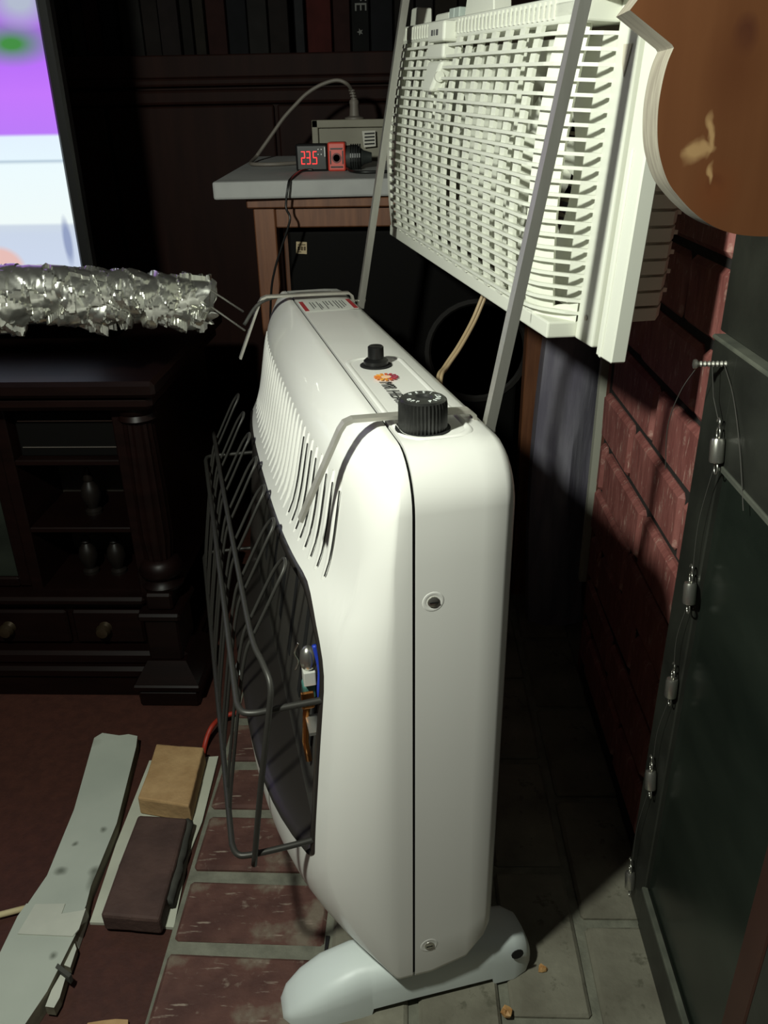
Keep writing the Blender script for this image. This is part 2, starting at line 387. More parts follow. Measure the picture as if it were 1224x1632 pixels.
# feet
def foot(u):
    rings = []
    prof = [(-.146, .004, .012, 0), (-.138, .018, .022, 0), (-.12, .034, .03, 0), (-.095, .05, .034, 0), (-.06, .062, .034, 0), (-.047, .062, .033, 0), (-.045, .062, .033, .009), (0, .062, .033, .010),
            (.06, .066, .033, .010), (.098, .068, .033, .010), (.10, .068, .033, .0), (.125, .064, .033, 0), (.142, .05, .028, .002), (.150, .032, .02, .006)]
    for v, h, w, b in prof:
        ring = []
        for k in range(13):
            a = math.pi*k/12; ca, sa = math.cos(a), math.sin(a)
            ring.append(Vector((v, u+w*math.copysign(abs(ca)**.6, ca), b+(h-b)*max(0, sa)**.55)))
        rings.append(ring)
    fo = MB().loft(rings).build('foot', plastic_foot, heater, smooth=48)
    MB().lathe([(.0075, 0), (.0075, .001)], (.127, u-.034, .044), 12, axis='y').build('screw_hole', dark_gap, fo)
foot(.042); foot(.705)
# screws on the near end, in pressed dimples
def side_screw(v, z):
    m = MB().lathe([(.0054, .0004), (.0052, -.0008), (.004, -.0014), (.0012, -.0016)], (v, 0, z), 14, axis='y')
    s = m.build('screw', bright_steel, heater, smooth=40)
    MB().box((v-.0036, -.0019, z-.0006), (v+.0036, -.0012, z+.0006)).build('screw_slot', dark_gap, s)
    MB().lathe([(.0110, .0003), (.0092, -.0002), (.0066, -.0001), (.0056, .0004)], (v, 0, z), 20, axis='y').build('dimple', enamel, heater, smooth=True)
side_screw(.017, .547); side_screw(.017, .108)
# pressed panel outline on the top
pl = rrect(.008, .064, .052, .345, (.016, .016, .016, .016), nc=6, na=6, nb=10)
pth = [Vector((a, b, ZT)) for a, b in pl]; pth.append(pth[0])
gr = MB(); ins = []
for k, (off, h) in enumerate([(0, -.0002), (.0012, .0008), (.0035, .0013), (.006, -.0002)]):
    q = rrect(.010-.006+off, .064+.006-off, .050-.006+off, .308+.006-off, (.020,)*4, nc=6, na=6, nb=10)
    ins.append([Vector((a, b, ZT+h)) for a, b in q])
gr.loft(ins, cap=False).build('panel_ridge', enamel, heater, smooth=True)
# main control knob
KV, KU = .028, .072
ck = MB(); rings = []
NF = 40
for h, r, fl in [(0, .0205, 1), (.004, .0215, 1), (.024, .0212, 1), (.0275, .0205, .4), (.029, .0185, 0), (.0292, .0085, 0), (.0275, .007, 0), (.0272, .001, 0)]:
    ring = []
    for k in range(NF*2):
        a = 2*math.pi*k/(NF*2); q = r-(.0013*fl if k % 2 else 0); ring.append(Vector((KV+q*math.cos(a), KU+q*math.sin(a), ZT-.001+h)))
    rings.append(ring)
kn = ck.loft(rings).build('control_knob', knob_black, heater, smooth=28)
MB().lathe([(.0242, .0002), (.0242, .0012), (.019, .0012)], (KV, KU, ZT), 32).build('knob_recess', dark_gap, heater)
def ring_text(s, r, a0, da, size):
    for i, c in enumerate(s):
        a = a0+i*da; d = Vector((math.cos(a), math.sin(a), 0))
        if c != ' ': text('dial_print', c, size, text_white, kn, frame((KV+d.x*r, KU+d.y*r, ZT+.0284), (-d.y, d.x, 0) if da > 0 else (d.y, -d.x, 0), (-d.x, -d.y, 0) if da > 0 else d))
ring_text('PILOT', .0138, math.radians(-78), math.radians(21), .0062)
ring_text('1 2 3 4', .0138, math.radians(42), math.radians(14), .0055)
ring_text('OFF', .0138, math.radians(195), math.radians(20), .0055)
# igniter button
IV, IU = .035, .278
MB().lathe([(.0175, .0002), (.0175, .0012), (.012, .0012)], (IV, IU, ZT), 28).build('igniter_recess', dark_gap, heater)
MB().lathe([(.0135, .001), (.0135, .006), (.0105, .0085), (.0088, .009), (.0086, .021), (.0072, .0222), (.001, .0214)], (IV, IU, ZT), 22).build('igniter_button', black_plastic, heater, smooth=35)
# sunburst logo and lettering
lc = Vector((.034, .228, ZT+.0016))
sun_cols = [(0.75, 0.20, 0.02), (0.85, 0.36, 0.03), (0.75, 0.26, 0.02), (0.6, 0.10, 0.03), (0.42, 0.03, 0.04), (0.30, 0.02, 0.05)]
lg = MB().lathe([(.0052, 0), (.0052, .0003)], lc, 16).build('logo_sun', M('logo_core', (.85, .55, .35), rough=.6), heater)
for k in range(14):
    a = 2*math.pi*k/14; ci = min(5, int(abs(((a/math.pi+1) % 2)-1)*6)); ci = 5-ci
    d = Vector((math.cos(a), math.sin(a), 0)); t = Vector((-d.y, d.x, 0)); m_ = M('logo_petal_%d' % ci, sun_cols[ci], rough=.6)
    MB().prism([lc+d*.0058-t*.0009, lc+d*.0122-t*.0019, lc+d*.0132, lc+d*.0122+t*.0019, lc+d*.0058+t*.0009], (0, 0, .0003)).build('logo_petal', m_, lg)
text('logo_lettering', 'MR HEATER', .0180, ink, heater, frame((.028, .166, ZT+.0016), (0, -1, 0), (1, 0, 0)), shear=.25)
# warning label near the far end
wl = MB().box((.004, .575, ZT+.0003), (.080, .645, ZT+.0006)).build('warning_label', M('label_paper', (.70, .70, .64), rough=.6), heater)
for v0, v1, u0 in [(.004, .010, .578), (.074, .080, .578)]:
    MB().box((v0, u0, ZT+.0007), (v1, .645, ZT+.0009)).build('red_band', label_red, wl)
for k, (v, a, b) in enumerate([(.021, .60, .642), (.025, .61, .64), (.031, .592, .644), (.034, .60, .63), (.041, .595, .644), (.045, .62, .644), (.050, .61, .644), (.056, .595, .643), (.060, .592, .643), (.065, .6, .643), (.069, .61, .643)]):
    MB().box((v-.003, a-.01, ZT+.0007), (v-.0014, b-.005, ZT+.0009)).build('print_line', label_ink, wl)
# pilot assembly
pa = MB().box((-.074, .080, .330), (-.060, .110, .334)).build('pilot_bracket', steel, heater)
MB().tube([(-.070, .108, .36), (-.073, .110, .335), (-.076, .108, .30), (-.074, .105, .275)], .0038, 10).build('copper_tube', copper, pa, smooth=True)
MB().lathe([(.004, -.014), (.0085, -.008), (.0095, 0), (.008, .010), (.004, .015), (.0005, .0165)], (-.066, .115, .405), 14).build('pilot_hood', bright_steel, pa, smooth=40)
box('pilot_block', (-.073, .106, .375), (-.060, .122, .393), M('pilot_ceramic', (.55, .55, .5), rough=.5), pa, .001)
box('pilot_nut', (-.074, .112, .352), (-.060, .128, .372), green_gunk, pa, .003)
box('brass_clip', (-.078, .098, .352), (-.064, .103, .372), copper, pa, .001)
MB().tube(spline([(-.060, .102, .43), (-.056, .1, .40), (-.058, .1, .37), (-.055, .11, .33)]), .0028, 8).build('blue_wire', blue_wire, pa, smooth=True)
MB().tube(spline([(-.074, .125, .42), (-.078, .13, .405), (-.074, .135, .39), (-.078, .14, .375)]), .0015, 6).build('thermocouple_lead', bright_steel, pa, smooth=True)
pa.location = (-.010, .034, -.004)
# wire guard
wg = MB().tube(spline([(-.138, HL-.06, .46), (-.138, .5, .462), (-.136, .25, .462), (-.134, .115, .462), (-.128, .075, .458), (-.124, .053, .448), (-.128, .047, .42), (-.143, .048, .33), (-.158, .05, .226)], 6), .0031, 8).build('guard_rail', wire_mat, heater, smooth=True)
def rail(pts): MB().tube(pts, .0033, 8).build('guard_rail', wire_mat, heater, smooth=True)
for v, z, vin in [(-.156, .418, -.07), (-.178, .238, -.094)]:
    near = spline([(vin, .056, z), (-.12, .054, z), (v+.016, .053, z), (v+.004, .058, z), (v, .072, z)], 5)
    far = [Vector((p.x, HL-p.y, p.z)) for p in near][::-1]
    rail(near+[Vector((v, .2, z)), Vector((v, .37, z)), Vector((v, .53, z))]+far)
for k in range(7):
    u = .137+k*.093; w = .0155
    half = [(-.177, 1, .232), (-.172, 1, .27), (-.152, 1, .39), (-.145, 1, .425), (-.139, 1, .446), (-.130, 1, .463), (-.116, 1, .490), (-.104, .9, .513), (-.096, .6, .526)]
    pts = [(a, u-w*b, c) for a, b, c in half]+[(-.0935, u, .531)]+[(a, u+w*b, c) for a, b, c in half[::-1]]
    MB().tube(spline(pts, 4), .0019, 7).build('guard_wire', wire_mat, heater, smooth=True)

# ------------------------------------------------------------------ metal brackets over the heater and their tall rods
def sweep_flat(pts, wv, th):
    """flat bar following pts (v,z) in heater space, width along u"""
    n = len(pts); out = []
    for i in range(n):
        a = Vector(pts[max(i-1, 0)]); b = Vector(pts[min(i+1, n-1)]); t = (b-a).normalized(); nn = Vector((-t.y, t.x))
        p = Vector(pts[i]); out.append((p, nn*th))
    return out
def bracket(u, joint, dirv, length, front, label):
    t = thing('hanger_bracket', label, 'bracket', HO, RZ, 'metal brackets hooked over the heater')
    jv, jz = joint
    zt = ZT+.0085
    path = [(jv, jz), (jv, zt-.014), (jv-.002, zt-.005), (jv-.008, zt), (jv-.03, zt+.001), (0, zt+.0015), (front[0][0]+.012, zt+.002), (front[0][0]+.004, zt-.001), (front[0][0]-.001, zt-.008), front[1]]
    sw = sweep_flat(path, 1, .0034); rings = []
    for p, nn in sw:
        rings.append([Vector((p.x, u-.0055, p.y)), Vector((p.x, u+.0055, p.y)), Vector((p.x+nn.x, u+.0055, p.y+nn.y)), Vector((p.x+nn.x, u-.0055, p.y+nn.y))])
    MB().loft(rings).build('strap', alum, t)
    d = Vector((dirv[0], 0, dirv[1])).normalized(); a = Vector((jv+.0045, u, jz-.006))
    e = Vector((d.z, 0, -d.x)); y = Vector((0, 1, 0)); w, th = .0095, .0022
    L = [a-y*w*.5, a+y*w*.5, a+y*w*.5+e*th, a-y*(w*.5-th)+e*th, a-y*(w*.5-th)+e*w, a-y*w*.5+e*w]
    MB().prism(L, d*length).build('rod', steel, t)
    for z, off in ((jz+.004, 0),):
        MB().lathe([(.004, -.006), (.004, .0), (.0022, .001), (.0022, .016), (.0045, .0165), (.0045, .020), (.001, .0205)], (jv-.003, u, z), 10, axis='x').build('bolt', bright_steel, t, smooth=40)
    return t
bracket(.088, (.083, .660), (.185, 1), .62, ((-.043,), (-.083, .597)), 'near metal strap bracket bent over the heater beside the ribbed knob, with tall rod')
bracket(.660, (.091, .668), (.182, 1), .66, ((-.053,), (-.089, .598)), 'far metal strap bracket over the warning-label end of the heater, with tall rod')
ds = MB().tube(spline([H(.06, .685, ZT+.004), H(0, .672, ZT+.007), H(-.05, .655, ZT+.002), H(-.078, .648, ZT-.028)], 6), .0026, 6).build('dark_binding_strip', M('dark_tape', (.06, .058, .05), (.03, .03, .026), rough=.7, scale=60), None, smooth=True)
tag(ds, 'dark limp strip tied beside the far strap bracket on top of the heater', 'strip')

# ------------------------------------------------------------------ window fan behind the rods
FR = RZ @ Matrix.Rotation(math.radians(.34), 3, 'Z') @ Matrix.Rotation(math.radians(2.25), 3, 'Y') @ Matrix.Rotation(math.radians(2.5), 3, 'X')
FO = H(.1613, .1245, .7276)
fan = thing('window_fan', 'white plastic twin window fan hanging behind the two metal rods', 'fan', FO, FR)
FW, FH = .656, .2745
def bul(t): return .013*((t-FH/2)/(FH/2))**2
fd0 = .048
def grille_path():
    near = [(fd0, .034), (.034, .040), (.020, .050), (.009, .060), (.003, .071), (0, .086)]
    far = [(d, FW+.03-u) for d, u in near][::-1]
    return near+[(0, .2), (0, .35), (0, .5)]+far
GP = grille_path()
for k in range(21):
    t = .020+k*.01175
    rr = []
    for i, (d, u) in enumerate(GP):
        a = Vector(GP[max(i-1, 0)]); b = Vector(GP[min(i+1, len(GP)-1)]); tg = (b-a).normalized(); nn = Vector((tg.y, -tg.x))  # inward
        off = bul(t)*(1-d/fd0)
        o_ = Vector((d+off, u)); i_ = o_+nn*.0045
        rr.append([Vector((o_.x, o_.y, t-.0015)), Vector((o_.x, o_.y, t+.0015)), Vector((i_.x, i_.y, t+.0015)), Vector((i_.x, i_.y, t-.0015))])
    MB().loft(rr).build('grille_fin', fan_white, fan)
def rib(u, w, d0):
    rr = []
    for k in range(9):
        t = .012+(FH-.024)*k/8; d = d0+bul(t)
        rr.append([Vector((d, u-w/2, t)), Vector((d, u+w/2, t)), Vector((d+.004, u+w/2, t)), Vector((d+.004, u-w/2, t))])
    MB().loft(rr).build('grille_rib', fan_white, fan)
for k in range(14): rib(.125+k*.0385, .0125, .0045)
# wide corner ribs
for sgn in (0, 1):
    rr = []
    cp = [(.003, .088), (.0065, .075), (.012, .065), (.019, .057)]
    for k in range(9):
        t = .012+(FH-.024)*k/8
        ring = []
        for d, u in cp: ring.append(Vector((d+.003+bul(t), u if not sgn else FW+.03-u, t)))
        for d, u in cp[::-1]: ring.append(Vector((d+.006+bul(t), u+.002 if not sgn else FW+.028-u, t)))
        rr.append(ring)
    MB().loft(rr).build('corner_rib', fan_white, fan, smooth=40)
# flange frame around the grille
fl = MB()
fl.box((fd0, 0, -.004), (fd0+.014, .036, FH+.006)).box((fd0, FW-.006, -.004), (fd0+.014, FW+.03, FH+.006))
fl.box((fd0-.03, .036, -.004), (fd0+.014, FW-.006, .012)).box((fd0-.03, .036, FH-.012), (fd0+.014, FW-.006, FH+.006))
flo = fl.build('flange', fan_white, fan); bevel(flo, .0018, 2)
# gussets at the near bottom and top
g = MB().prism([(fd0-.001, .036, .001), (fd0-.03, .075, .001), (fd0-.03, .075, .013), (fd0-.001, .036, .032)], (0, .003, 0))
g.build('gusset', fan_white, fan)
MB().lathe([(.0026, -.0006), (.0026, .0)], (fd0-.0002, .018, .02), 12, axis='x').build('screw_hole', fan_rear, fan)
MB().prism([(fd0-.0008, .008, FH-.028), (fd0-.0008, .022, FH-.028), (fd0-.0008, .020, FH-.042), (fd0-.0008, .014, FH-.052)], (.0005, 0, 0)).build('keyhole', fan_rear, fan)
# slide-out side panel and groove
sp = MB().box((fd0+.004, -.032, -.010), (fd0+.020, -.0025, FH+.006)).box((fd0+.002, -.014, -.010), (fd0+.006, -.010, FH*.62)).build('slide_panel', fan_white, fan); bevel(sp, .0015, 1)
# top band with ridges, tabs, control box
tb = MB()
tb.box((.018, .06, FH-.010), (fd0+.02, FW-.03, FH+.010))
tbo = tb.build('top_band', fan_white, fan); bevel(tbo, .004, 2)
for k in range(46):
    u = .10+k*.0115
    if .372 < u < .445: continue
    MB().box((.0165, u, FH-.008), (.0195, u+.004, FH+.007)).build('band_ridge', fan_white, tbo)
for u0, u1, h, m_ in [(.600, .640, .034, fan_white), (.455, .52, .020, fan_white), (.30, .40, .030, fan_white)]:
    tb2 = MB().prism([(.035, u0, FH+.008), (.035, u1, FH+.008), (.035, u1-.006, FH+h), (.035, u0+.006, FH+h)], (.022, 0, 0)).build('top_tab', m_, fan); bevel(tb2, .0015, 1)
for u0 in (.405, .425): box('top_clip', (.030, u0, FH+.008), (.05, u0+.018, FH+.022), M('fan_clip_grey', (.42, .48, .44), rough=.5), fan, .001)
hb2 = MB().box((.025, .085, FH+.006), (.05, .125, FH+.085)).box((.030, .05, FH+.02), (.05, .085, FH+.085)).box((.025, -.02, FH+.004), (.055, .06, FH+.03)).build('top_bracket', fan_white, fan); bevel(hb2, .004, 2)
cb = MB().prism([(.003, .378, FH-.016), (.003, .442, FH-.016), (.003, .442, FH+.006), (.003, .378, FH+.006)], (.03, 0, 0))
cb.box((.0035, .378, FH-.034), (.03, .442, FH-.018))
cbo = cb.build('control_box', fan_white, fan); bevel(cbo, .003, 2)
for k, (u, w) in enumerate([(.421, .006), (.412, .003), (.401, .007)]):
    MB().box((.0022, u-w/2, FH-.009), (.0031, u+w/2, FH-.003)).build('button_mark', fan_grey, cbo)
lens = MB().prism([(.004, .382, FH-.036), (.004, .438, FH-.036), (-.006, .43, FH-.070), (-.006, .392, FH-.070)], (.02, 0, 0)).build('switch_housing', fan_white, fan); bevel(lens, .004, 2)
MB().lathe([(.006, 0), (.006, .004), (.005, .006)], (.004, .384, FH-.053), 18, axis='y').build('switch_dial', fan_white, lens, smooth=40)
# inner shrouds, impellers, motors
for cu in (.19, .50):
    ring0 = []; ring1 = []; ring2 = []; N = 48; R = .098
    for k in range(N):
        a = 2*math.pi*k/N; c, s_ = math.cos(a), math.sin(a); m_ = max(abs(c)/.155, abs(s_)/.118)
        ring0.append(Vector((.052, cu+c/m_, FH/2+s_/m_))); ring1.append(Vector((.052, cu+c*R, FH/2+s_*R))); ring2.append(Vector((.085, cu+c*R, FH/2+s_*R)))
    MB().loft([ring0, ring1, ring2], cap=False).build('shroud', fan_white, fan, smooth=40)
    im = MB().lathe([(.001, .056), (.024, .058), (.029, .066), (.029, .084), (.001, .086)], (0, cu, FH/2), 20, axis='x')
    for b in range(5):
        a0 = 2*math.pi*b/5+.4; q = []
        for (r, da, dd) in [(.027, -.28, .062), (.027, .28, .082), (.06, .36, .080), (.092, .42, .078), (.092, -.22, .064), (.06, -.26, .063)]:
            a = a0+da; q.append(Vector((dd, cu+r*math.cos(a), FH/2+r*math.sin(a))))
        im.prism(q, (.0018, 0, 0))
    im.build('impeller', fan_white, fan, smooth=30)
    box('motor_strut', (.030, cu-.012, .014), (.040, cu+.012, FH-.014), fan_white, fan, .002)
    MB().lathe([(.001, .024), (.030, .026), (.034, .034), (.034, .048), (.001, .05)], (0, cu, FH/2), 24, axis='x').build('motor_cap', fan_white, fan, smooth=35)
# rear grille housing
rb = MB(); rr = []
for d, ins in [(fd0+.014, 0), (.10, .002), (.13, .010), (.15, .03)]:
    rr.append([Vector((d, a, b)) for a, b in rrect(.028+ins, FW-ins, .006+ins, FH-.004-ins, (.03,)*4, nc=5, na=20, nb=8)])
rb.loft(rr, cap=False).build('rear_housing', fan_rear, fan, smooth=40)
for k in range(17):
    t = .012+k*.0150
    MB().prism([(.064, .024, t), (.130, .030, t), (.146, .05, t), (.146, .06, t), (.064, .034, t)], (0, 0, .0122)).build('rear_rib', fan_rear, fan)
for k in range(11):
    t = .035+k*.0185
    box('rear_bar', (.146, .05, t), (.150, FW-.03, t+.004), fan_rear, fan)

# cream twin cord hanging from the fan
cc = MB()
p0 = [PV(.215, 776, 455), PV(.21, 768, 474), PV(.195, 752, 512), PV(.17, 730, 552), PV(.145, 708, 585), PV(.125, 697, 608), H(.112, .30, .58), H(.11, .30, .48)]
cc.tube(spline(p0), .0024, 8); cc.tube(spline([p+Vector((.0042, .001, 0)) for p in p0]), .0024, 8)
tag(cc.build('twin_cord', cream_cord, None, smooth=True), 'cream two-core cord hanging down behind the heater from the fan', 'cord')

# ------------------------------------------------------------------ shaped pine board, upper right
PY = .42
face = [(1004, 16), (1071, 71), (1074, 76), (1064, 100), (1055, 135), (1049, 175), (1048, 220), (1053, 255), (1065, 290), (1083, 315), (1105, 338), (1130, 357), (1160, 370), (1195, 376), (1240, 376), (1290, 366), (1340, 345), (1400, 300), (1440, 240), (1560, 200), (1560, -230), (1180, -230), (1120, -180), (1090, -120), (1070, -70)]
curve = spline([Vector((x, y, 0)) for x, y in face[2:20]], 5)
fp = [P(1, PY, *face[0]), P(1, PY, *face[1])]+[P(1, PY, q.x, q.y) for q in curve]+[P(1, PY, *q) for q in face[20:]]
pb = MB(); n_ = len(fp); back = [p+Vector((0, .027, 0)) for p in fp]
pb.add(fp+back, [tuple(range(n_))], 0); pb.f.append(tuple(range(2*n_-1, n_-1, -1))); pb.m.append(0)
for i in range(n_):
    j = (i+1) % n_; pb.f.append((i, i+n_, j+n_, j)); pb.m.append(1)
pbo = pb.build('shaped_board', None, None, smooth=30, mats=[pine, pine_edge])
board = thing('shaped_pine_board', 'orange-brown knotty pine board with a curved, pointed outline', 'board', P(1, PY, 1240, 376))
def adopt(o, parent):
    o.parent = parent; o.matrix_parent_inverse = Matrix.Translation(-Vector(parent.location)) if parent.rotation_euler == Matrix.Identity(3).to_euler() else parent.matrix_world.inverted(); return o
pbo.name = 'board_panel'; adopt(pbo, board)
def mark(m, c, r, col, soft, dist, flat=False):
    nt = m.node_tree; N = nt.nodes.new; L = nt.links.new; b = nt.nodes['Principled BSDF']; src = b.inputs['Base Color'].links[0].from_socket
    tc = N('ShaderNodeTexCoord'); nz = N('ShaderNodeTexNoise'); nz.inputs['Scale'].default_value = 90; L(tc.outputs['Object'], nz.inputs['Vector'])
    v0 = N('ShaderNodeVectorMath'); v0.operation = 'MULTIPLY_ADD'; v0.inputs[1].default_value = (dist,)*3; L(nz.outputs['Color'], v0.inputs[0]); L(tc.outputs['Object'], v0.inputs[2])
    vs = N('ShaderNodeVectorMath'); vs.operation = 'SUBTRACT'; vs.inputs[1].default_value = Vector(c)+Vector((dist/2,)*3); L(v0.outputs[0], vs.inputs[0])
    vm = N('ShaderNodeVectorMath'); vm.operation = 'MULTIPLY'; vm.inputs[1].default_value = (1/r[0], 0, 1/r[1]) if not flat else (1/r[0], 1/r[1], 0); L(vs.outputs[0], vm.inputs[0])
    vl = N('ShaderNodeVectorMath'); vl.operation = 'LENGTH'; L(vm.outputs[0], vl.inputs[0])
    mr = N('ShaderNodeMapRange'); mr.inputs[1].default_value = 1+soft; mr.inputs[2].default_value = 1-soft; L(vl.outputs['Value'], mr.inputs[0])
    mx = N('ShaderNodeMix'); mx.data_type = 'RGBA'; L(mr.outputs[0], mx.inputs[0]); L(src, mx.inputs[6]); mx.inputs[7].default_value = (*col, 1); L(mx.outputs[2], b.inputs['Base Color'])
s_ = PY/1300*1.08
for (x, y, rx, ry, col, soft) in [(1188, 57, 13, 20, (.06, .018, .01), .45), (1170, 110, 26, 40, (.10, .034, .012), .8), (1139, 294, 11, 13, (.055, .016, .008), .35), (1140, 305, 22, 26, (.13, .042, .014), .8)]:
    mark(pine, P(1, PY, x, y), (rx*s_, ry*s_), col, soft, .003)
for (x, y, rx, ry) in [(1106, 243, 11, 12), (1128, 215, 4, 22), (1116, 235, 14, 5), (1134, 274, 3.5, 12)]:
    mark(pine, P(1, PY, x, y), (rx*s_, ry*s_), (.36, .22, .10), .5, .010)

# ------------------------------------------------------------------ black fireplace door leaf on the right
DX = .285
door = thing('fireplace_door', 'black framed fireplace door leaf with dark glass, folded against the brick wall', 'door', (DX, .55, 0))
def dpart(name, lo, hi, mat, bev=.0015): return adopt(box(name, lo, hi, mat, None, bev, 1), door)
y1 = .772
dpart('stile', (DX, y1-.062, .0), (DX+.014, y1, .731), screen_frame)
dpart('top_rail', (DX-.001, .33, .628), (DX+.014, y1-.062, .731), screen_frame)
dpart('ledge', (DX-.002, .33, .729), (DX+.014, y1+.001, .7335), door_lit)
dpart('bottom_rail', (DX-.001, .33, .0), (DX+.014, y1-.062, .062), screen_frame)
dpart('rail_bead', (DX-.003, .33, .060), (DX+.004, y1-.060, .066), door_lit, .001)
dpart('rail_bead', (DX-.003, .33, .624), (DX+.004, y1-.064, .630), door_lit, .001)
dpart('glass_panel', (DX+.006, .45, .060), (DX+.009, y1-.058, .632), glass_dark, 0)
dpart('stile', (DX-.001, .33, .062), (DX+.014, .447, .628), screen_frame)
dpart('stile_edge_reflection', (DX-.002, .447, .062), (DX+.012, .480, .628), red_reflection)
dpart('upper_frame', (DX+.008, .30, .734), (DX+.0145, y1+.010, 1.25), screen_frame)
# swivels on threads along the edge
def swivel(pos, tilt, label):
    t = thing('barrel_swivel', label, 'swivel', pos, Matrix.Rotation(tilt, 3, 'X') @ Matrix.Scale(1.4, 3), 'small barrel swivels hanging along the door edge')
    MB().lathe([(.0010, -.0085), (.0042, -.0080), (.0046, -.007), (.0046, .006), (.0040, .0078), (.0014, .0085)], (0, 0, 0), 16).build('barrel', bright_steel, t, smooth=35)
    for s_ in (-1, 1):
        c = Vector((0, 0, s_*.0115)); MB().tube([c+Vector((0, math.cos(a)*.0028, math.sin(a)*.0042)) for a in [2*math.pi*k/14 for k in range(15)]], .0006, 6).build('ring', bright_steel, t, smooth=True)
    MB().tube([Vector((0, math.cos(a)*.0026+.001, .018+math.sin(a)*.003)) for a in [2*math.pi*k/14 for k in range(12)]], .0006, 6).build('split_ring', bright_steel, t, smooth=True)
    return t
sw_px = [(1143, 718, .25), (1099, 945, .2), (1070, 1096, .1), (1037, 1243, .35), (1004, 1403, .35)]
nm = ['topmost swivel of the five along the black door edge, just below the screw', 'second swivel from the top on the black door edge, beside the lit bricks', 'middle swivel of the five along the black door edge', 'fourth swivel down the black door edge, above the lowest one', 'lowest swivel on the black door edge, next to the floor']
swp = []
for (x, y, a), l in zip(sw_px, nm):
    p = P(0, DX-.0072, x, y); p.y = min(p.y, y1-.004) ; swp.append(p); swivel(p, -a, l)
scp = P(0, DX-.012, 1135, 580)
sc = thing('wood_screw', 'small screw sticking out of the black door edge above the swivels', 'screw', scp)
rr = []
for k in range(15):
    h = k/14; rr.append((.0030 if k % 2 else .0018, -.012+h*.026))
adopt(MB().lathe(rr, scp, 12, axis='x').build('shank', steel, None, smooth=False), sc)
adopt(MB().lathe([(.0015, -.017), (.0042, -.0165), (.0046, -.0145), (.0025, -.012)], scp, 14, axis='x').build('screw_head', bright_steel, None, smooth=40), sc)
th = MB()
th.tube([scp, scp+Vector((.004, -.006, -.03)), swp[0]+Vector((0, 0, .019))], .00045, 5)
for a, b in zip(swp, swp[1:]):
    m_ = (a+b)/2+Vector((-.002, .006, 0)); th.tube(spline([a-Vector((0, 0, .014)), m_, b+Vector((0, 0, .019))]), .00035, 5)
tag(th.build('thread_line', thread), 'thin grey line running down the door edge from swivel to swivel', 'thread')
t2 = MB().tube(spline([scp+Vector((-.012, .001, -.002)), scp+Vector((-.02, .014, -.03)), scp+Vector((-.022, .03, -.07)), scp+Vector((-.015, .04, -.12))]), .00045, 5)
t2.tube(spline([scp+Vector((.010, -.002, .0)), scp+Vector((.010, -.035, -.02)), scp+Vector((.009, -.07, -.055)), scp+Vector((.009, -.10, -.10))]), .00045, 5)
tag(t2.build('loose_thread', thread), 'loose thin threads trailing both ways from the screw on the black door', 'thread')

# ------------------------------------------------------------------ column wrapped in clear plastic, behind the heater
cw = thing('plastic_wrapped_post', 'upright board wrapped in grey creased plastic film, behind the wooden table leg', 'post', (.29, 1.42, 0))
def pcol(name, pts, dy, mat, smooth=False):
    o = MB().prism(pts, (0, dy, 0)).build(name, mat, None, smooth); adopt(o, cw); return o
rr = []
for k in range(22):
    z = .0+.80*k/21; row = []
    for j in range(9):
        x = .235+.105*j/8-.012*math.sin(z*5); nn = noise.noise(Vector((x*40, z*3.0, 1)))*.012
        row.append(Vector((x, 1.40+nn-.02*math.sin(math.pi*j/8), z)))
    for j in range(8, -1, -1): row.append(Vector((.235+.105*j/8-.012*math.sin(z*5), 1.44, z)))
    rr.append(row)
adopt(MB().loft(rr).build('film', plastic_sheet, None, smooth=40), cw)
fv = [P(1, 1.39, x, y) for x, y in [(880, 765), (872, 800), (857, 818), (858, 830), (878, 850), (872, 870), (862, 850), (856, 836), (850, 820), (858, 800), (872, 780)]]
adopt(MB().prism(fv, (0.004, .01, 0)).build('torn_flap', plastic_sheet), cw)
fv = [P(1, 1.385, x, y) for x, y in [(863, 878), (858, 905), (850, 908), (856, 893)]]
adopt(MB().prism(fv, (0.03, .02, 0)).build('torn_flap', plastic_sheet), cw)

# ------------------------------------------------------------------ table with slab behind
tbl = thing('side_table', 'reddish oak side table with straight legs behind the heater', 'table', (0, 1.6, 0))
TZ = .800
def tpart(name, lo, hi, mat=table_wood, bev=.002): return adopt(box(name, lo, hi, mat, None, bev, 1), tbl)
for x0, yy in ((-.276, 1.505), (.213, 1.500), (-.276, 1.84), (.213, 1.84)):
    tpart('leg', (x0, yy, 0 if yy < 1.6 and x0 > 0 else 0), (x0+.038, yy+.04, TZ-.016))
tpart('apron', (-.238, 1.508, TZ-.05), (.213, 1.53, TZ-.016)); tpart('apron', (-.238, 1.855, TZ-.05), (.213, 1.875, TZ-.016))
tpart('tabletop', (-.285, 1.495, TZ-.016), (.26, 1.89, TZ), table_wood, .002)
SB = P(1, 1.85, 410, 249)                     # back left top corner of the slab, propped up behind
STH = .029
SK = (SB.z-(TZ+STH))/(1.85-1.47)
def zsl(y): return TZ+STH+(y-1.47)*SK
top = [Vector((x, y, zsl(y))) for x, y in ((-.336, 1.47), (.235, 1.50), (.235, 1.85), (SB.x, 1.85))]
slab = MB().prism(top, (0, 0, -STH)).build('foam_slab', slab_mat); bevel(slab, .004, 2)
tag(slab, 'white foam slab propped on the oak side table', 'slab')
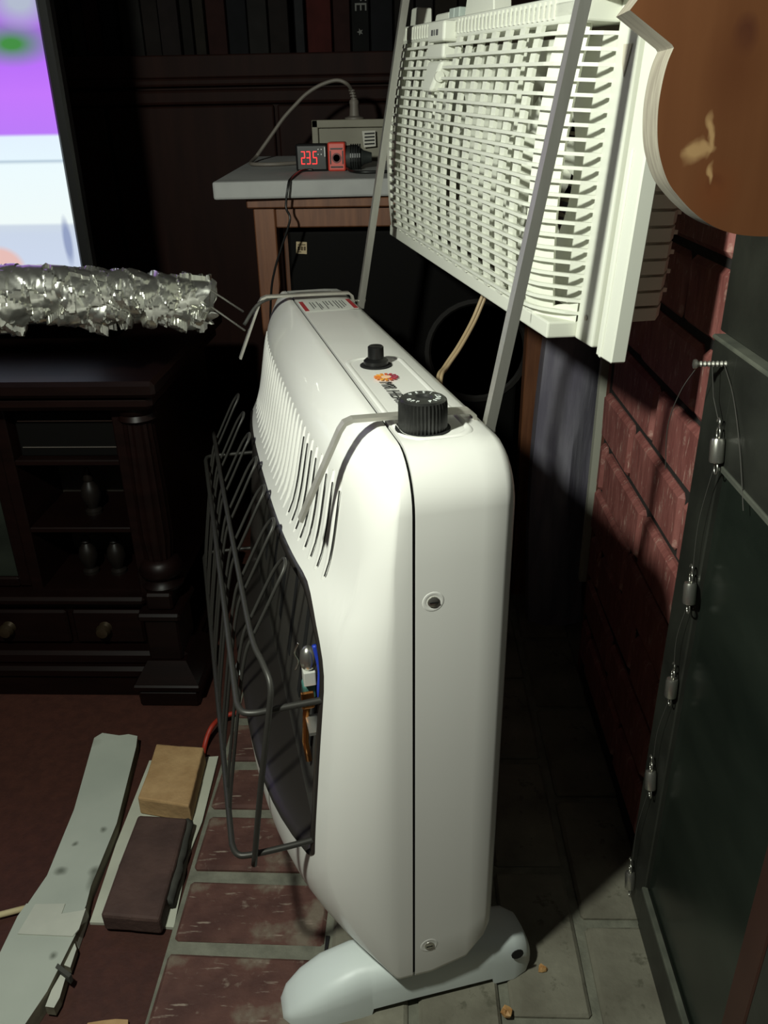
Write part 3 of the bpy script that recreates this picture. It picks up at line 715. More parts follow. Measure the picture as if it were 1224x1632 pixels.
# black box below the table
bb = thing('black_speaker_box', 'black box standing under the oak table, with a small tan sticker', 'box', (0, 1.6, 0))
adopt(box('cabinet', (-.225, 1.545, 0), (.205, 1.83, TZ-.06), black_box, None, .006), bb)
c = P(1, 1.544, 760, 560)
adopt(MB().lathe([(.10, .0), (.10, -.004), (.092, -.004), (.088, .0)], (c.x, 1.545, c.z), 32, axis='y').build('speaker_ring', M('speaker_ring', (.012, .011, .010), rough=.4), None, smooth=40), bb)
q = [P(1, 1.543, x, y) for x, y in [(472, 385), (489, 386), (489, 405), (472, 404)]]
st = MB().prism(q, (0, .002, 0)).build('sticker', sticker_tan); adopt(st, bb)
for x, y, w, h in [(474.5, 389.5, 12, 1.2), (474.5, 393, 3, 6), (479, 393, 3.5, 6), (484, 393, 3, 6), (475, 401, 5, 1)]:
    q = [P(1, 1.5415, *p) for p in [(x, y), (x+w, y), (x+w, y+h), (x, y+h)]]
    adopt(MB().prism(q, (0, .001, 0)).build('sticker_print', M('sticker_ink', (.08, .05, .02), rough=.7)), bb)

# ------------------------------------------------------------------ controller, box, plug on the slab
CYY = 1.60
SZ = zsl(CYY)-.001
def on_slab(px, py=262): return P(1, CYY, px, py)
x0 = on_slab(473).x; x1 = on_slab(524).x; x2 = on_slab(552).x; x3 = on_slab(580).x
tc = thing('temperature_controller', 'black temperature controller with red 23.5 display lying on the white slab', 'controller', (x1, CYY, SZ))
hz0, hz1 = SZ, SZ+.046
tilt = .004
adopt(box('display_case', (x0, CYY-.012, hz0), (x1, CYY+.03, hz1), black_plastic, None, .004), tc)
bz = box('red_bezel', (x1, CYY-.015, hz0-.0), (x2, CYY+.03, hz1+.002), plastic_red, None, .003); adopt(bz, tc)
adopt(MB().lathe([(.020, x2), (.021, x2+.01), (.021, x3-.012), (.012, x3), (.008, x3+.014)], (0, CYY+.008, hz0+.0215), 20, axis='x').build('rear_barrel', M('dark_rubber', (.02, .024, .022), rough=.6), None, smooth=40), tc)
for k in range(5):
    adopt(MB().lathe([(.0222, 0), (.0222, .002)], (x2+.008+k*.004, CYY+.008, hz0+.0222), 20, axis='x').build('grip_ring', black_plastic), tc)
xm = (x1+x2)/2; yy = CYY-.0165
for (a, b, c_, d) in [(-.011, .011, .036, .0385), (-.011, .011, .006, .0085), (-.012, -.010, .012, .034), (.010, .012, .012, .034)]:
    adopt(box('bezel_groove', (xm+a, yy, hz0+c_), (xm+b, yy+.002, hz0+d), black_plastic), tc)
adopt(MB().lathe([(.0085, 0), (.0085, .0015), (.006, .0015), (.006, 0)], (xm, yy, hz0+.022), 18, axis='y').build('bezel_emblem', M('emblem_dark', (.12, .01, .01), rough=.5)), tc)
segs = {'a': ((0, 1), (1, 1)), 'b': ((1, .5), (1, 1)), 'c': ((1, 0), (1, .5)), 'd': ((0, 0), (1, 0)), 'e': ((0, 0), (0, .5)), 'f': ((0, .5), (0, 1)), 'g': ((0, .5), (1, .5))}
dig = {'2': 'abged', '3': 'abgcd', '5': 'afgcd'}
zd = hz0+.013; hd = .020; wd = .0058
for i, (ch, xx) in enumerate(zip('235', (483.0, 491.5, 502))):
    ox = P(1, CYY-.0125, xx, 240).x-.0035
    for s_ in dig[ch]:
        (ax, az), (bx, bz_) = segs[s_]
        lo = (ox+ax*wd-.0006+(.0004 if ax != bx else 0), CYY-.0135, zd+az*hd-.0007+(.0008 if az != bz_ else 0)); hi = (ox+bx*wd+.0006-(.0004 if ax != bx else 0), CYY-.0120, zd+bz_*hd+.0007-(.0008 if az != bz_ else 0))
        adopt(box('display_segment', lo, hi, led), tc)
ox = P(1, CYY-.0125, 497.6, 240).x; adopt(box('display_point', (ox-.0008, CYY-.0135, zd-.001), (ox+.0008, CYY-.012, zd+.001), led), tc)
for px, py in [(507, 238), (512, 238), (512, 246), (507, 246)]:
    p = P(1, CYY-.0125, px, py); adopt(box('indicator_mark', (p.x-.0008, CYY-.0132, p.z-.001), (p.x+.0008, CYY-.012, p.z+.001), text_white), tc)
p = P(1, CYY-.0125, 517.5, 242); adopt(box('indicator_mark', (p.x-.0007, CYY-.0132, p.z-.008), (p.x+.0007, CYY-.012, p.z+.008), text_white), tc)
def cord(name, pts, r, mat, label, cat='cord'):
    return tag(MB().tube(spline(pts, 8), r, 8).build(name, mat, None, smooth=True), label, cat)
# off-white framed box, plug and arched cord
BY = 1.74; BZ = zsl(BY)-.006
xb0 = P(1, BY, 498, 220).x; xb1 = P(1, BY, 640, 220).x
ob = thing('power_strip_box', 'off-white framed box standing behind the temperature controller', 'box', ((xb0+xb1)/2, BY, BZ))
zt_ = P(1, BY, 520, 191).z
adopt(box('box_body', (xb0+.006, BY+.004, BZ), (xb1-.006, BY+.04, zt_-.004), offwhite, None, .002), ob)
for lo, hi in [((xb0, BY-.005, BZ), (xb0+.012, BY+.04, zt_)), ((xb1-.012, BY-.005, BZ), (xb1, BY+.04, zt_)), ((xb0, BY-.005, zt_-.014), (xb1, BY+.04, zt_)), ((xb0, BY-.005, BZ), (xb1, BY+.04, BZ+.012))]:
    adopt(box('frame_strip', lo, hi, offwhite, None, .0015), ob)
q = [P(1, BY-.012, x, y) for x, y in [(577, 209), (598, 208), (599, 233), (580, 235)]]
pt = thing('paper_tag', 'small white paper tag with printed lines, behind the controller barrel', 'tag', q[3])
adopt(MB().prism(q, (0, .003, 0)).build('tag_sheet', paper), pt)
for k in range(4):
    q = [P(1, BY-.013, x, y) for x, y in [(581, 212+k*5.5), (597, 211+k*5.5), (597, 213.5+k*5.5), (581, 214.5+k*5.5)]]
    adopt(MB().prism(q, (0, .0006, 0)).build('print_line', ink), pt)
pc = P(1, BY+.018, 565, 186); zt2 = zt_
pg = thing('mains_plug', 'grey mains plug standing upright in the top of the off-white box', 'plug', (pc.x, BY+.018, zt2))
adopt(MB().lathe([(.019, 0), (.019, .003), (.010, .006), (.0085, .024), (.0095, .030), (.008, .034)], (pc.x, BY+.018, zt2), 18).build('plug_body', grey_cord, None, smooth=40), pg)
for k in range(4): adopt(MB().lathe([(.0062, 0), (.0062, .003)], (pc.x-.0012*k, BY+.018, zt2+.034+k*.0048), 14).build('strain_relief', grey_cord), pg)
cpts = [Vector((pc.x, BY+.018, zt2+.030)), Vector((pc.x-.003, BY+.018, zt2+.048))]+[P(1, BY, x, y) for x, y in [(552, 133), (535, 128), (510, 136), (488, 150), (470, 168), (452, 188), (435, 212), (418, 236), (408, 250)]]
cx_ = cpts[-1].x
cpts += [Vector((cx_-.004, 1.70, zsl(1.70)+.004)), Vector((cx_+.008, 1.675, zsl(1.675)+.004)), Vector((cx_+.05, 1.67, zsl(1.67)+.004)), Vector((xb0-.005, 1.70, zsl(1.70)+.004))]
cord('plug_cord', cpts, .0036, grey_cord, 'grey cord arching from the upright plug over to the left of the slab')
cord('probe_cord', [Vector((x0+.030, CYY-.012, SZ+.003)), Vector((x0+.010, 1.575, zsl(1.575)+.003)), Vector((x0+.004, 1.48, zsl(1.48)+.002)), Vector((x0+.001, 1.462, zsl(1.47)-.008)), Vector((x0-.004, 1.458, zsl(1.47)-.04)), P(1, 1.452, 462, 350), P(1, 1.452, 450, 390), P(1, 1.452, 438, 430), P(1, 1.452, 432, 470), P(1, 1.452, 430, 560)], .0021, black_plastic, 'thin black cord hanging from the controller over the front edge of the slab')
cord('probe_cord', [Vector((x2+.002, CYY-.012, SZ+.006)), Vector((x2+.010, 1.565, zsl(1.565)+.003)), Vector((x2+.028, 1.545, zsl(1.545)+.003)), Vector((x2+.07, 1.545, zsl(1.545)+.003)), Vector((x2+.13, 1.555, zsl(1.555)+.003))], .0026, black_plastic, 'thin black cord running right from the controller barrel across the slab')

# ------------------------------------------------------------------ bookshelf and books
shelf = thing('bookshelf', 'dark red wooden shelf ledge full of books above the side table', 'shelf', (-.4, WY+.15, 1.0))
zs = P(1, WY, 480, 84).z
adopt(box('shelf_board', (-2.0, WY-.01, zs-.045), (1.1, WY+.30, zs), panel_red, None, .003), shelf)
adopt(box('shelf_moulding', (-2.0, WY-.025, zs-.062), (1.1, WY+.02, zs-.045), panel_red, None, .005), shelf)
bk = [(.008, .006, .0055), (.01, .009, .0085), (.005, .005, .006), (.014, .005, .0045), (.011, .009, .007), (.006, .005, .0045), (.009, .0065, .0065)]
x = -1.3; i = 0
names = ['dark', 'slim dark', 'charcoal', 'maroon', 'brown', 'black', 'dull brown']
specials = {}
def book(x, w, h, d, col, label, setback=0.0):
    t = thing('book', label, 'book', (x+w/2, WY+.02+setback, zs), None, 'books in the row on the dark shelf')
    m_ = M('book_cloth_%d' % int(col[0]*1e4+col[1]*10), col, tuple(c*1.4 for c in col), rough=.7, scale=30, spec=.08)
    pgm = M('book_pages', (.12, .10, .07), rough=.9)
    y0 = WY+.02+setback
    o = MB().box((x, y0, zs), (x+w, y0+.004, zs+h)).box((x, y0, zs), (x+.003, y0+d, zs+h)).box((x+w-.003, y0, zs), (x+w, y0+d, zs+h)).build('cover', m_); bevel(o, .001, 1); adopt(o, t)
    adopt(box('pages', (x+.003, y0+.004, zs+.003), (x+w-.003, y0+d-.004, zs+h-.004), pgm), t)
    adopt(box('spine_band', (x+.001, y0-.0008, zs+h*.82), (x+w-.001, y0+.001, zs+h*.84), m_), t)
    return t, y0
lx = [P(1, WY+.02, px, 60).x for px in (470, 487, 503, 531, 536, 560, 568, 590, 615)]
order = 0
plan = []
x = -.88
while x < lx[0]-.02:
    w = random.choice([.026, .032, .038, .045, .05]); w = min(w, lx[0]-x-.001); plan.append((x, w)); x += w+.001
nth = ['first', 'second', 'third', 'fourth', 'fifth', 'sixth', 'seventh', 'eighth', 'ninth', 'tenth', 'eleventh', 'twelfth', 'thirteenth', 'fourteenth', 'fifteenth', 'sixteenth', 'seventeenth', 'eighteenth', 'nineteenth', 'twentieth', 'twenty-first', 'twenty-second', 'twenty-third', 'twenty-fourth', 'twenty-fifth', 'twenty-sixth']
for k, (x, w) in enumerate(reversed(plan)):
    c_ = k % len(bk)
    book(x, w, random.uniform(.2, .26), random.uniform(.15, .2), bk[c_], '%s book, %s to the left of the grey-spined book on the shelf' % (names[c_], nth[k]), random.uniform(0, .025))
book(lx[0], lx[1]-lx[0]-.001, .25, .18, (.012, .012, .013), 'slim grey-spined book left of the red book on the shelf')
rb_, y0 = book(lx[1]+.003, lx[3]-lx[1]-.005, .245, .18, (.032, .006, .005), 'dull red book on the shelf above the arched cord')
book(lx[3], lx[5]-lx[3]-.001, .24, .17, (.014, .010, .008), 'brown book between the red book and the black lettered book')
bl, y0 = book(lx[5], lx[7]-lx[5]-.001, .25, .18, (.004, .004, .004), 'black book with white lettering down its spine')
xc = (lx[5]+lx[7])/2
tx = text('spine_lettering', 'FE', .036, M('spine_print', (.12, .12, .11), rough=.7), None, Matrix.Identity(4)); adopt(tx, bl); tx.matrix_parent_inverse = Matrix.Identity(4)
tx.matrix_local = frame(Vector((xc, y0-.001, P(1, y0, 585, 22).z+.022))-Vector(bl.location), (0, 0, -1), (1, 0, 0))
p = P(1, y0, 574, 51)
adopt(MB().prism([p+Vector((math.cos(2*math.pi*k/10)*(.007 if k % 2 else .003), -.0006, math.sin(2*math.pi*k/10)*(.007 if k % 2 else .003))) for k in range(10)], (0, .001, 0)).build('spine_emblem', M('spine_print', (.3, .3, .28))), bl)
x = lx[7]; k = 0
rights = ['black book next right of the white-lettered book', 'charcoal book behind the tall far rod', 'brown book above the far end of the fan', 'dark book above the middle of the fan', 'maroon book above the fan control box', 'black book behind the near rod top', 'brown book behind the fan top bracket', 'dark book nearest the pine board on the shelf']
while x < .55 and k < 5:
    w = [.05, .045, .04, .05, .045, .05, .055, .05][k]; book(x, w, .22+.01*(k % 4), .17, bk[(k*3+2) % len(bk)], rights[k], .004*(k % 3)); x += w+.001; k += 1

# ------------------------------------------------------------------ television and dark cabinet on the left
cab = thing('tv_cabinet', 'dark carved mahogany cabinet with corner column, standing under the television', 'cabinet', (-.8, 1.35, FZ))
CR = -.378                                   # right side of the plinth
CF = 1.150                                   # front of the plinth
ctop = P(1, CF+.02, 216, 602).z
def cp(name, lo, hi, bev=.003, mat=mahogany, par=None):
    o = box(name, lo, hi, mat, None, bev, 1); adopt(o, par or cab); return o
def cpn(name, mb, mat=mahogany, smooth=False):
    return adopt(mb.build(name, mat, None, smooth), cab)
def zc(py, px=260, y=None): return P(1, CF if y is None else y, px, py).z
cp('plinth', (-1.4, CF+.03, FZ), (CR-.01, 1.62, zc(1095)))
cp('plinth_block', (-.485, CF, FZ), (CR, CF+.14, zc(1102)), .004)
cp('plinth_cap', (-.492, CF-.004, zc(1102)), (CR+.006, CF+.146, zc(1092)), .003)
cpn('plinth_ogee', MB().loft([[Vector(q) for q in ((-.488, CF, zc(1092)), (CR+.002, CF, zc(1092)), (CR+.002, CF+.142, zc(1092)), (-.488, CF+.142, zc(1092)))], [Vector(q) for q in ((-.466, CF+.02, zc(1064)), (CR-.02, CF+.02, zc(1064)), (CR-.02, CF+.12, zc(1064)), (-.466, CF+.12, zc(1064)))]]))
cp('base_moulding', (-1.4, CF+.022, zc(1095)), (CR-.02, 1.62, zc(1078)), .006)
cp('base_step', (-1.4, CF+.032, zc(1078)), (CR-.02, 1.62, zc(1058)), .006)
cp('pedestal', (-.462, CF+.022, zc(1064)), (CR-.026, CF+.11, zc(1000)), .003)
cp('pedestal_cap', (-.470, CF+.014, zc(1000)), (CR-.018, CF+.118, zc(988)), .004)
cp('column_block', (-.456, CF+.028, zc(988)), (CR-.032, CF+.104, zc(962)), .004)
xc, yc = (-.456+CR-.032)/2, CF+.066
zb_, zt3 = zc(962), zc(660)
cpn('column_base', MB().lathe([(.034, 0), (.036, .006), (.030, .012), (.028, .018), (.036, .026), (.038, .034), (.032, .05), (.024, .056)], (xc, yc, zb_), 24), smooth=40)
rr = []
for h, r in [(.054, .024), (.10, .030), (.18, .029), (zt3-zb_-.03, .025)]:
    rr.append([Vector((xc+(r-(.002 if k % 2 else 0))*math.cos(2*math.pi*k/32), yc+(r-(.002 if k % 2 else 0))*math.sin(2*math.pi*k/32), zb_+h)) for k in range(32)])
cpn('column_shaft', MB().loft(rr), smooth=30)
cpn('column_capital', MB().lathe([(.025, 0), (.032, .006), (.028, .014), (.036, .022), (.038, .032)], (xc, yc, zt3-.032), 24), smooth=40)
cp('capital_block', (-.460, CF+.022, zt3), (CR-.028, CF+.11, ctop-.05), .003)
cp('drawer_band', (-1.4, CF+.06, zc(1058)), (-.462, 1.6, zc(985)), .003)
for a, b, kx in ((-.60, -.475, 172), (-.88, -.61, 20)):
    dr = cp('drawer_front', (a, CF+.050, zc(1052)), (b, CF+.061, zc(1000)), .004)
    k = P(1, CF+.045, kx, 1030); k = Vector((min(max(k.x, a+.02), b-.02), CF+.05, (zc(1052)+zc(1000))/2))
    o = MB().lathe([(.012, 0), (.008, -.006), (.013, -.012), (.010, -.020), (.002, -.022)], k, 16, axis='y').build('knob', M('knob_brass_dark', (.05, .035, .02), rough=.35, metal=.6), None, smooth=40); o.parent = dr; o.matrix_parent_inverse = Matrix.Identity(4)
cp('waist_moulding', (-1.4, CF+.035, zc(985)), (-.46, 1.6, zc(972)), .005)
cp('side_panel', (-.43, CF+.09, zc(985)), (CR-.035, 1.6, ctop-.045), .002)
cp('back_panel', (-1.4, 1.58, zc(985)), (-.43, 1.6, ctop-.045), 0)
cp('cornice', (-1.4, CF+.01, ctop-.05), (CR-.012, 1.62, ctop-.025), .008)
cp('cabinet_top', (-1.4, CF-.005, ctop-.025), (CR+.0, 1.63, ctop), .006)
cp('niche_divider', (-.665, CF+.06, zc(985)), (-.645, 1.58, ctop-.05), .002)
cp('niche_upright', (-.47, CF+.05, zc(985)), (-.452, CF+.09, ctop-.05), .002)
nz = [zc(868, 150), zc(757, 130)]
for z in nz: cp('niche_shelf', (-.645, CF+.06, z-.010), (-.452, 1.50, z), .002)
cp('niche_floor', (-.645, CF+.06, zc(972)-.001), (-.452, 1.58, zc(972)+.004), 0)
cp('niche_back', (-.645, 1.36, zc(985)), (-.452, 1.372, ctop-.05), 0, M('niche_back_dull', (.05, .04, .03), (.035, .028, .022), rough=.8, scale=14))
gd = cp('glass_door', (-1.38, CF+.075, zc(972)+.01), (-.69, CF+.079, ctop-.06), 0, glass_dark)
cp('door_stile', (-.69, CF+.068, zc(972)+.004), (-.667, CF+.085, ctop-.055), .003)
cp('door_rail', (-1.38, CF+.068, zc(972)+.003), (-.69, CF+.085, zc(972)+.022), .003)
# small ornaments in the niche
def ornament(px, py, floor_z, y, label, h):
    x = P(1, y, px, py).x
    t = tag(MB().lathe([(.014, 0), (.014, .006), (.008, .010), (.012, .02), (.017, .035), (.014, .05), (.007, .06), (.009, .064), (.004, h)], (x, y, floor_z), 18).build('ornament', M('ornament_dark', (.008, .006, .005), rough=.45, spec=.2), None, smooth=40), label, 'ornament', 'dark ornaments in the cabinet niche')
ornament(155, 840, nz[0], CF+.12, 'single dark turned ornament on the upper niche shelf of the cabinet', .085)
ornament(152, 940, zc(972)+.004, CF+.12, 'left one of the two dark turned ornaments on the niche floor', .075)
ornament(195, 937, zc(972)+.004, CF+.12, 'right one of the two dark turned ornaments on the niche floor', .075)
dv = thing('media_box', 'flat black media box on the top niche shelf of the dark cabinet', 'box', (-.55, CF+.15, nz[1]))
zz0, zz1 = zc(655, 100), zc(632, 100)
adopt(box('case', (-.64, CF+.08, nz[1]), (-.47, CF+.2, nz[1]+.075), black_box, None, .002), dv)
for z in (.015, .06): adopt(box('highlight_line', (-.635, CF+.0785, nz[1]+z), (-.475, CF+.081, nz[1]+z+.0015), bright_steel), dv)  # thin highlights on the case front, put in as bright strips
# television
TY = 1.33
tr = P(1, TY, 130, 430); tvx1 = tr.x; tvz0 = P(1, TY, 131, 440).z
tvz0 = ctop+.045
tv = thing('television', 'large flat television showing a purple and white picture, on the dark cabinet', 'television', (-.95, TY+.05, ctop))
scx0 = -1.42
def tvp(name, lo, hi, mat, bev=.002): return adopt(box(name, lo, hi, mat, None, bev, 1), tv)
scm = bpy.data.materials.new('tv_picture'); scm.use_nodes = True
nt = scm.node_tree; nt.nodes.clear(); N = nt.nodes.new; Lk = nt.links.new
out = N('ShaderNodeOutputMaterial'); em = N('ShaderNodeEmission'); Lk(em.outputs[0], out.inputs[0]); em.inputs[1].default_value = 1.0
tcn = N('ShaderNodeTexCoord'); sx = N('ShaderNodeSeparateXYZ'); Lk(tcn.outputs['Object'], sx.inputs[0])
def zpx(py, px=60): return P(1, TY, px, py).z
zlo, zhi = zpx(470), zpx(-60)
mr = N('ShaderNodeMapRange'); mr.inputs[1].default_value = zlo; mr.inputs[2].default_value = zhi; Lk(sx.outputs['Z'], mr.inputs[0])
rp = N('ShaderNodeValToRGB'); rp.color_ramp.interpolation = 'LINEAR'
def fz(py): return (zpx(py)-zlo)/(zhi-zlo)
stops = [(445, (.62, .70, .86)), (375, (.60, .68, .82)), (360, (.62, .70, .80)), (355, (.88, .97, .96)), (262, (.85, .97, 1.0)), (257, (.50, .62, .72)), (253, (.80, .93, 1.0)), (218, (.78, .90, 1.0)), (213, (.50, .20, .95)), (150, (.55, .19, .98)), (90, (.48, .16, .95)), (40, (.42, .14, .80)), (0, (.40, .17, .75))]
els = rp.color_ramp.elements
els[0].position = fz(445); els[0].color = (*stops[0][1], 1)
els[1].position = fz(0); els[1].color = (*stops[-1][1], 1)
for py, c_ in stops[1:-1]:
    e = els.new(fz(py)); e.color = (*c_, 1)
Lk(mr.outputs[0], rp.inputs[0])
last = rp.outputs[0]
def blob(px, py, rx, ry, col, soft, last):
    c = P(1, TY, px, py); k = TY/1300*1.1
    vs = N('ShaderNodeVectorMath'); vs.operation = 'SUBTRACT'; vs.inputs[1].default_value = c; Lk(tcn.outputs['Object'], vs.inputs[0])
    vm = N('ShaderNodeVectorMath'); vm.operation = 'MULTIPLY'; vm.inputs[1].default_value = (1/(rx*k), 0, 1/(ry*k)); Lk(vs.outputs[0], vm.inputs[0])
    vl = N('ShaderNodeVectorMath'); vl.operation = 'LENGTH'; Lk(vm.outputs[0], vl.inputs[0])
    r = N('ShaderNodeMapRange'); r.inputs[1].default_value = 1+soft; r.inputs[2].default_value = 1-soft; Lk(vl.outputs['Value'], r.inputs[0])
    mx = N('ShaderNodeMix'); mx.data_type = 'RGBA'; Lk(r.outputs[0], mx.inputs[0]); Lk(last, mx.inputs[6]); mx.inputs[7].default_value = (*col, 1)
    return mx.outputs[2]
last = blob(18, 70, 36, 16, (.06, .27, .06), .7, last)
last = blob(30, 0, 30, 22, (.45, .50, .62), .6, last)
last = blob(108, 385, 6, 28, (.30, .36, .55), .35, last)
last = blob(0, 425, 34, 26, (.80, .52, .48), .15, last)
Lk(last, em.inputs[0])
tvp('screen', (scx0, TY, tvz0+.02), (tvx1, TY+.004, tvz0+.55), scm, 0)
bx_ = .020
tvp('bezel', (tvx1, TY-.004, tvz0), (tvx1+bx_, TY+.02, tvz0+.57), black_plastic, .004)
tvp('bezel', (scx0-bx_, TY-.004, tvz0), (scx0, TY+.02, tvz0+.57), black_plastic)
tvp('bezel', (scx0, TY-.004, tvz0+.55), (tvx1, TY+.02, tvz0+.57), black_plastic)
tvp('bezel', (scx0, TY-.004, tvz0), (tvx1, TY+.02, tvz0+.02), black_plastic)
tvp('back_case', (scx0, TY+.02, tvz0+.01), (tvx1, TY+.06, tvz0+.56), black_plastic, .01)
tvp('stand_neck', (-1.0, TY+.02, ctop+.012), (-.92, TY+.05, tvz0+.03), black_plastic)
tvp('stand_base', (-1.15, TY-.07, ctop), (-.77, TY+.12, ctop+.012), black_plastic, .004)

# ------------------------------------------------------------------ foil-wrapped bar
fb = thing('foil_wrapped_bar', 'crumpled aluminium foil roll in front of the television, wired to the far bracket', 'foil roll', P(1, 1.10, 200, 480))
A0 = P(1, 1.155, 338, 482); A1 = P(1, 1.02, 0, 474); A2 = A1+(A1-A0)*.35
rr = []; NL = 230; NR = 84
tot = (A2-A0)
def facet(q, f, seed):
    """flat tilted facets: every cell of a warped Voronoi pattern is a plane with its own slope"""
    w = q+noise.noise_vector(q*14+Vector((seed, 0, 0)))*.012
    c = noise.voronoi(w*f+Vector((seed, seed*2, 1)))[1][0]; h = noise.cell_vector(c*7.3+Vector((seed, 3, 9)))-Vector((.5, .5, .5))
    return (w*f+Vector((seed, seed*2, 1))-c).dot(h)/f
for i in range(NL):
    t = i/(NL-1); rad = .031+.009*min(1, t*2.2); ring = []
    if i < 14: rad += .004*(1-i/14)
    for k in range(NR):
        a = 2*math.pi*k/NR; d = Vector((0, math.cos(a)*.8, math.sin(a)))
        c = A0+tot*t; q = c+d*rad
        amp = 1.0-.6*max(0, math.sin(a-.2))
        off = (.75*facet(q, 30, 1)+.5*facet(q, 70, 4)+.45*facet(q, 14, 8)+.003*noise.noise(q*12))*amp
        e = max(0, 1-i/10)
        ring.append(q+d*off+Vector((e*.022*noise.noise(Vector((math.cos(a)*2, math.sin(a)*2, 5))), 0, 0)))
    rr.append(ring)
adopt(MB().loft(rr).build('foil_wrap', foil, None, smooth=25), fb)
for px, py, hz_ in [((335, 462), (404, 481), .668), ((332, 486), (400, 504), .640)]:
    a = P(1, 1.165, *px); b = H(-.077, .655, hz_)
    adopt(MB().tube([a+(a-b)*.25, a, b], .0016, 6).build('tie_wire', steel, None, True), fb)

# ------------------------------------------------------------------ things on the floor, left
pk = thing('painted_plank', 'long pale grey painted plank with torn tape, lying on the red floor', 'plank', P(2, 0, 110, 1400))
def zq(pts, z): return [P(2, z, x, y) for x, y in pts]
PZ = .004
far = zq([(150, 1176), (163, 1168), (190, 1172), (205, 1170), (219, 1173), (217, 1190), (186, 1312), (145, 1412), (134, 1455), (36, 1452), (75, 1395), (118, 1290)], PZ)
nearp = zq([(138, 1440), (120, 1490), (75, 1580), (40, 1632), (15, 1690), (-170, 1690), (-90, 1632), (0, 1518), (28, 1460), (42, 1440)], PZ+.0025)
def slabpart(name, pts, th, mt, me, parent):
    pts = [Vector(p) for p in pts]; n = len(pts); mb = MB(); low = [p-Vector((0, 0, th)) for p in pts]
    mb.add(pts+low, [tuple(range(n)), tuple(range(2*n-1, n-1, -1))], 0)
    for i in range(n): mb.f.append((i, (i+1) % n, (i+1) % n+n, i+n)); mb.m.append(1)
    o = mb.build(name, None, None, mats=[mt, me]); adopt(o, parent); return o
slabpart('plank_board', far, PZ-FZ-.0005, plank_white, plank_edge, pk)
slabpart('plank_board', nearp, PZ+.0025-FZ-.0005, plank_white, plank_edge, pk)
tp = zq([(56, 1441), (104, 1440), (98, 1456), (136, 1450), (126, 1480), (116, 1492), (28, 1488)], PZ+.004)
slabpart('tape_wrap', tp, .0018, tape, tape, pk)
tp2 = [P(2, PZ+.003, 137, 1448), P(2, PZ+.003, 118, 1492), P(2, FZ+.002, 126, 1512), P(2, FZ+.002, 143, 1462)]
adopt(MB().prism(tp2, (-.002, 0, 0)).build('tape_fold', tape), pk)
sp1 = zq([(119, 1503), (122, 1512), (112, 1542), (102, 1538)], PZ-.006); slabpart('splinter', sp1, .010, tape, plank_edge, pk)
sp2 = zq([(97, 1552), (105, 1556), (95, 1590), (86, 1606), (72, 1604), (82, 1578)], PZ-.004); slabpart('splinter', sp2, .014, tape, plank_edge, pk)
ty = zq([(92, 1535), (114, 1552), (110, 1558), (88, 1542)], PZ+.0035); slabpart('twist_tie', ty, .012, dark_stick, dark_stick, pk)
for (x, y, rx, ry) in [(97, 1388, 9, 5), (152, 1388, 9, 6), (150, 1402, 8, 12), (165, 1322, 5, 4), (120, 1345, 4, 3), (85, 1525, 5, 4)]:
    k = 1.0/1300; mark(plank_white, P(2, PZ, x, y), (rx*k, ry*k*1.4), (.14, .155, .125), .7, .004, True)
tag(MB().tube([P(2, FZ+.006, -70, 1476), P(2, FZ+.009, 70, 1440)], .0042, 8).build('pale_stick', stick_wood, None, True), 'thin pale wooden stick poking out to the left from under the plank', 'stick')
tag(MB().tube([P(2, FZ+.004, -60, 1580), P(2, FZ+.006, 12, 1530)], .0035, 8).build('pale_stick', stick_wood, None, True), 'pale stick end at the very left edge, nearest the camera', 'stick')
ws = MB().prism(zq([(143, 1470), (185, 1345), (238, 1212), (348, 1205), (322, 1310), (300, 1365), (277, 1478), (200, 1472)], FZ+.005), (0, 0, -.0045)).build('white_sheet', white_board)
tag(ws, 'thin white board lying under the tan block and the dark brick', 'board')
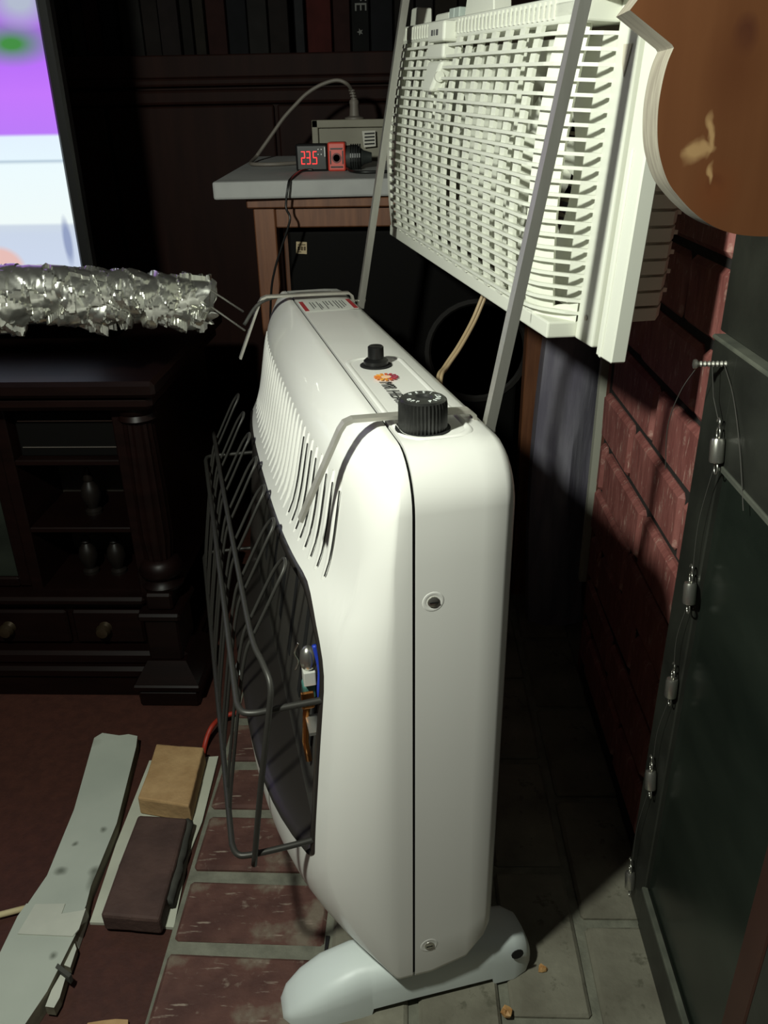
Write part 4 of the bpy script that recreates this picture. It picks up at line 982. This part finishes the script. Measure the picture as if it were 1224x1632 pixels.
def block(name, topq, z, hgt, mat, label, bev, amt, seed, sub=0):
    b = MB(); t = zq(topq, z); n = len(t)
    # bottom footprint slightly jittered so that sides stay near vertical
    b.prism(t, (0, 0, -hgt)); o = b.build(name, mat)
    bevel(o, bev, 2); jitter(o, amt, 50, seed); return tag(o, label, 'block')
z_t = FZ+.005+.034
block('insulating_brick', [(218, 1271), (235, 1230), (250, 1185), (288, 1188), (325, 1190), (314, 1235), (302, 1285), (262, 1278)], z_t, .0335, tan_block, 'tan crumbly insulating block on the thin white board', .003, .0018, 4.0)
z_d = FZ+.005+.030
block('dark_brick', [(160, 1458), (188, 1378), (219, 1299), (258, 1300), (298, 1303), (277, 1385), (254, 1466), (207, 1462)], z_d, .0295, dark_brick, 'dark brown brick lying on the thin white board', .0045, .0012, 8.0)
st = MB(); pp = [P(2, FZ+.020, x, y) for x, y in [(300, 1312), (290, 1352), (278, 1400), (268, 1440)]]
st.tube(spline(pp, 4), .0085, 7); so = st.build('charcoal_strip', dark_stick, None, True); jitter(so, .0025, 60, 3)
tag(so, 'rounded charcoal strip leaning along the right side of the dark brick', 'strip')
sw = MB().prism(zq([(140, 1630), (165, 1626), (185, 1624), (204, 1625), (203, 1660), (120, 1660)], FZ+.008), (0, 0, -.0075)).build('wood_scrap', tan_block)
tag(sw, 'scrap of tan wood at the bottom edge below the dark brick', 'scrap')
cord('red_cord', [P(2, FZ+.004, 322, 1222), P(2, FZ+.006, 325, 1195), P(2, FZ+.018, 331, 1172), P(2, FZ+.026, 340, 1155), P(2, FZ+.02, 356, 1142), P(2, .006, 380, 1135)], .0042, red_cord, 'red cord curling up behind the tan block at the hearth edge')
for (x, y, s_, l) in [(865, 1543, .005, 'small tan crumb on the dusty hearth, nearer the heater foot'), (808, 1613, .007, 'amber crumb on the hearth at the bottom edge')]:
    p = P(2, .003, x, y); o = MB().lathe([(.3*s_, -.6*s_), (s_, -.3*s_), (.9*s_, .3*s_), (.3*s_, .6*s_)], (0, 0, 0), 7).build('crumb', crumb); jitter(o, s_*.6, 200, x); o.location = p
    tag(o, l, 'crumb')
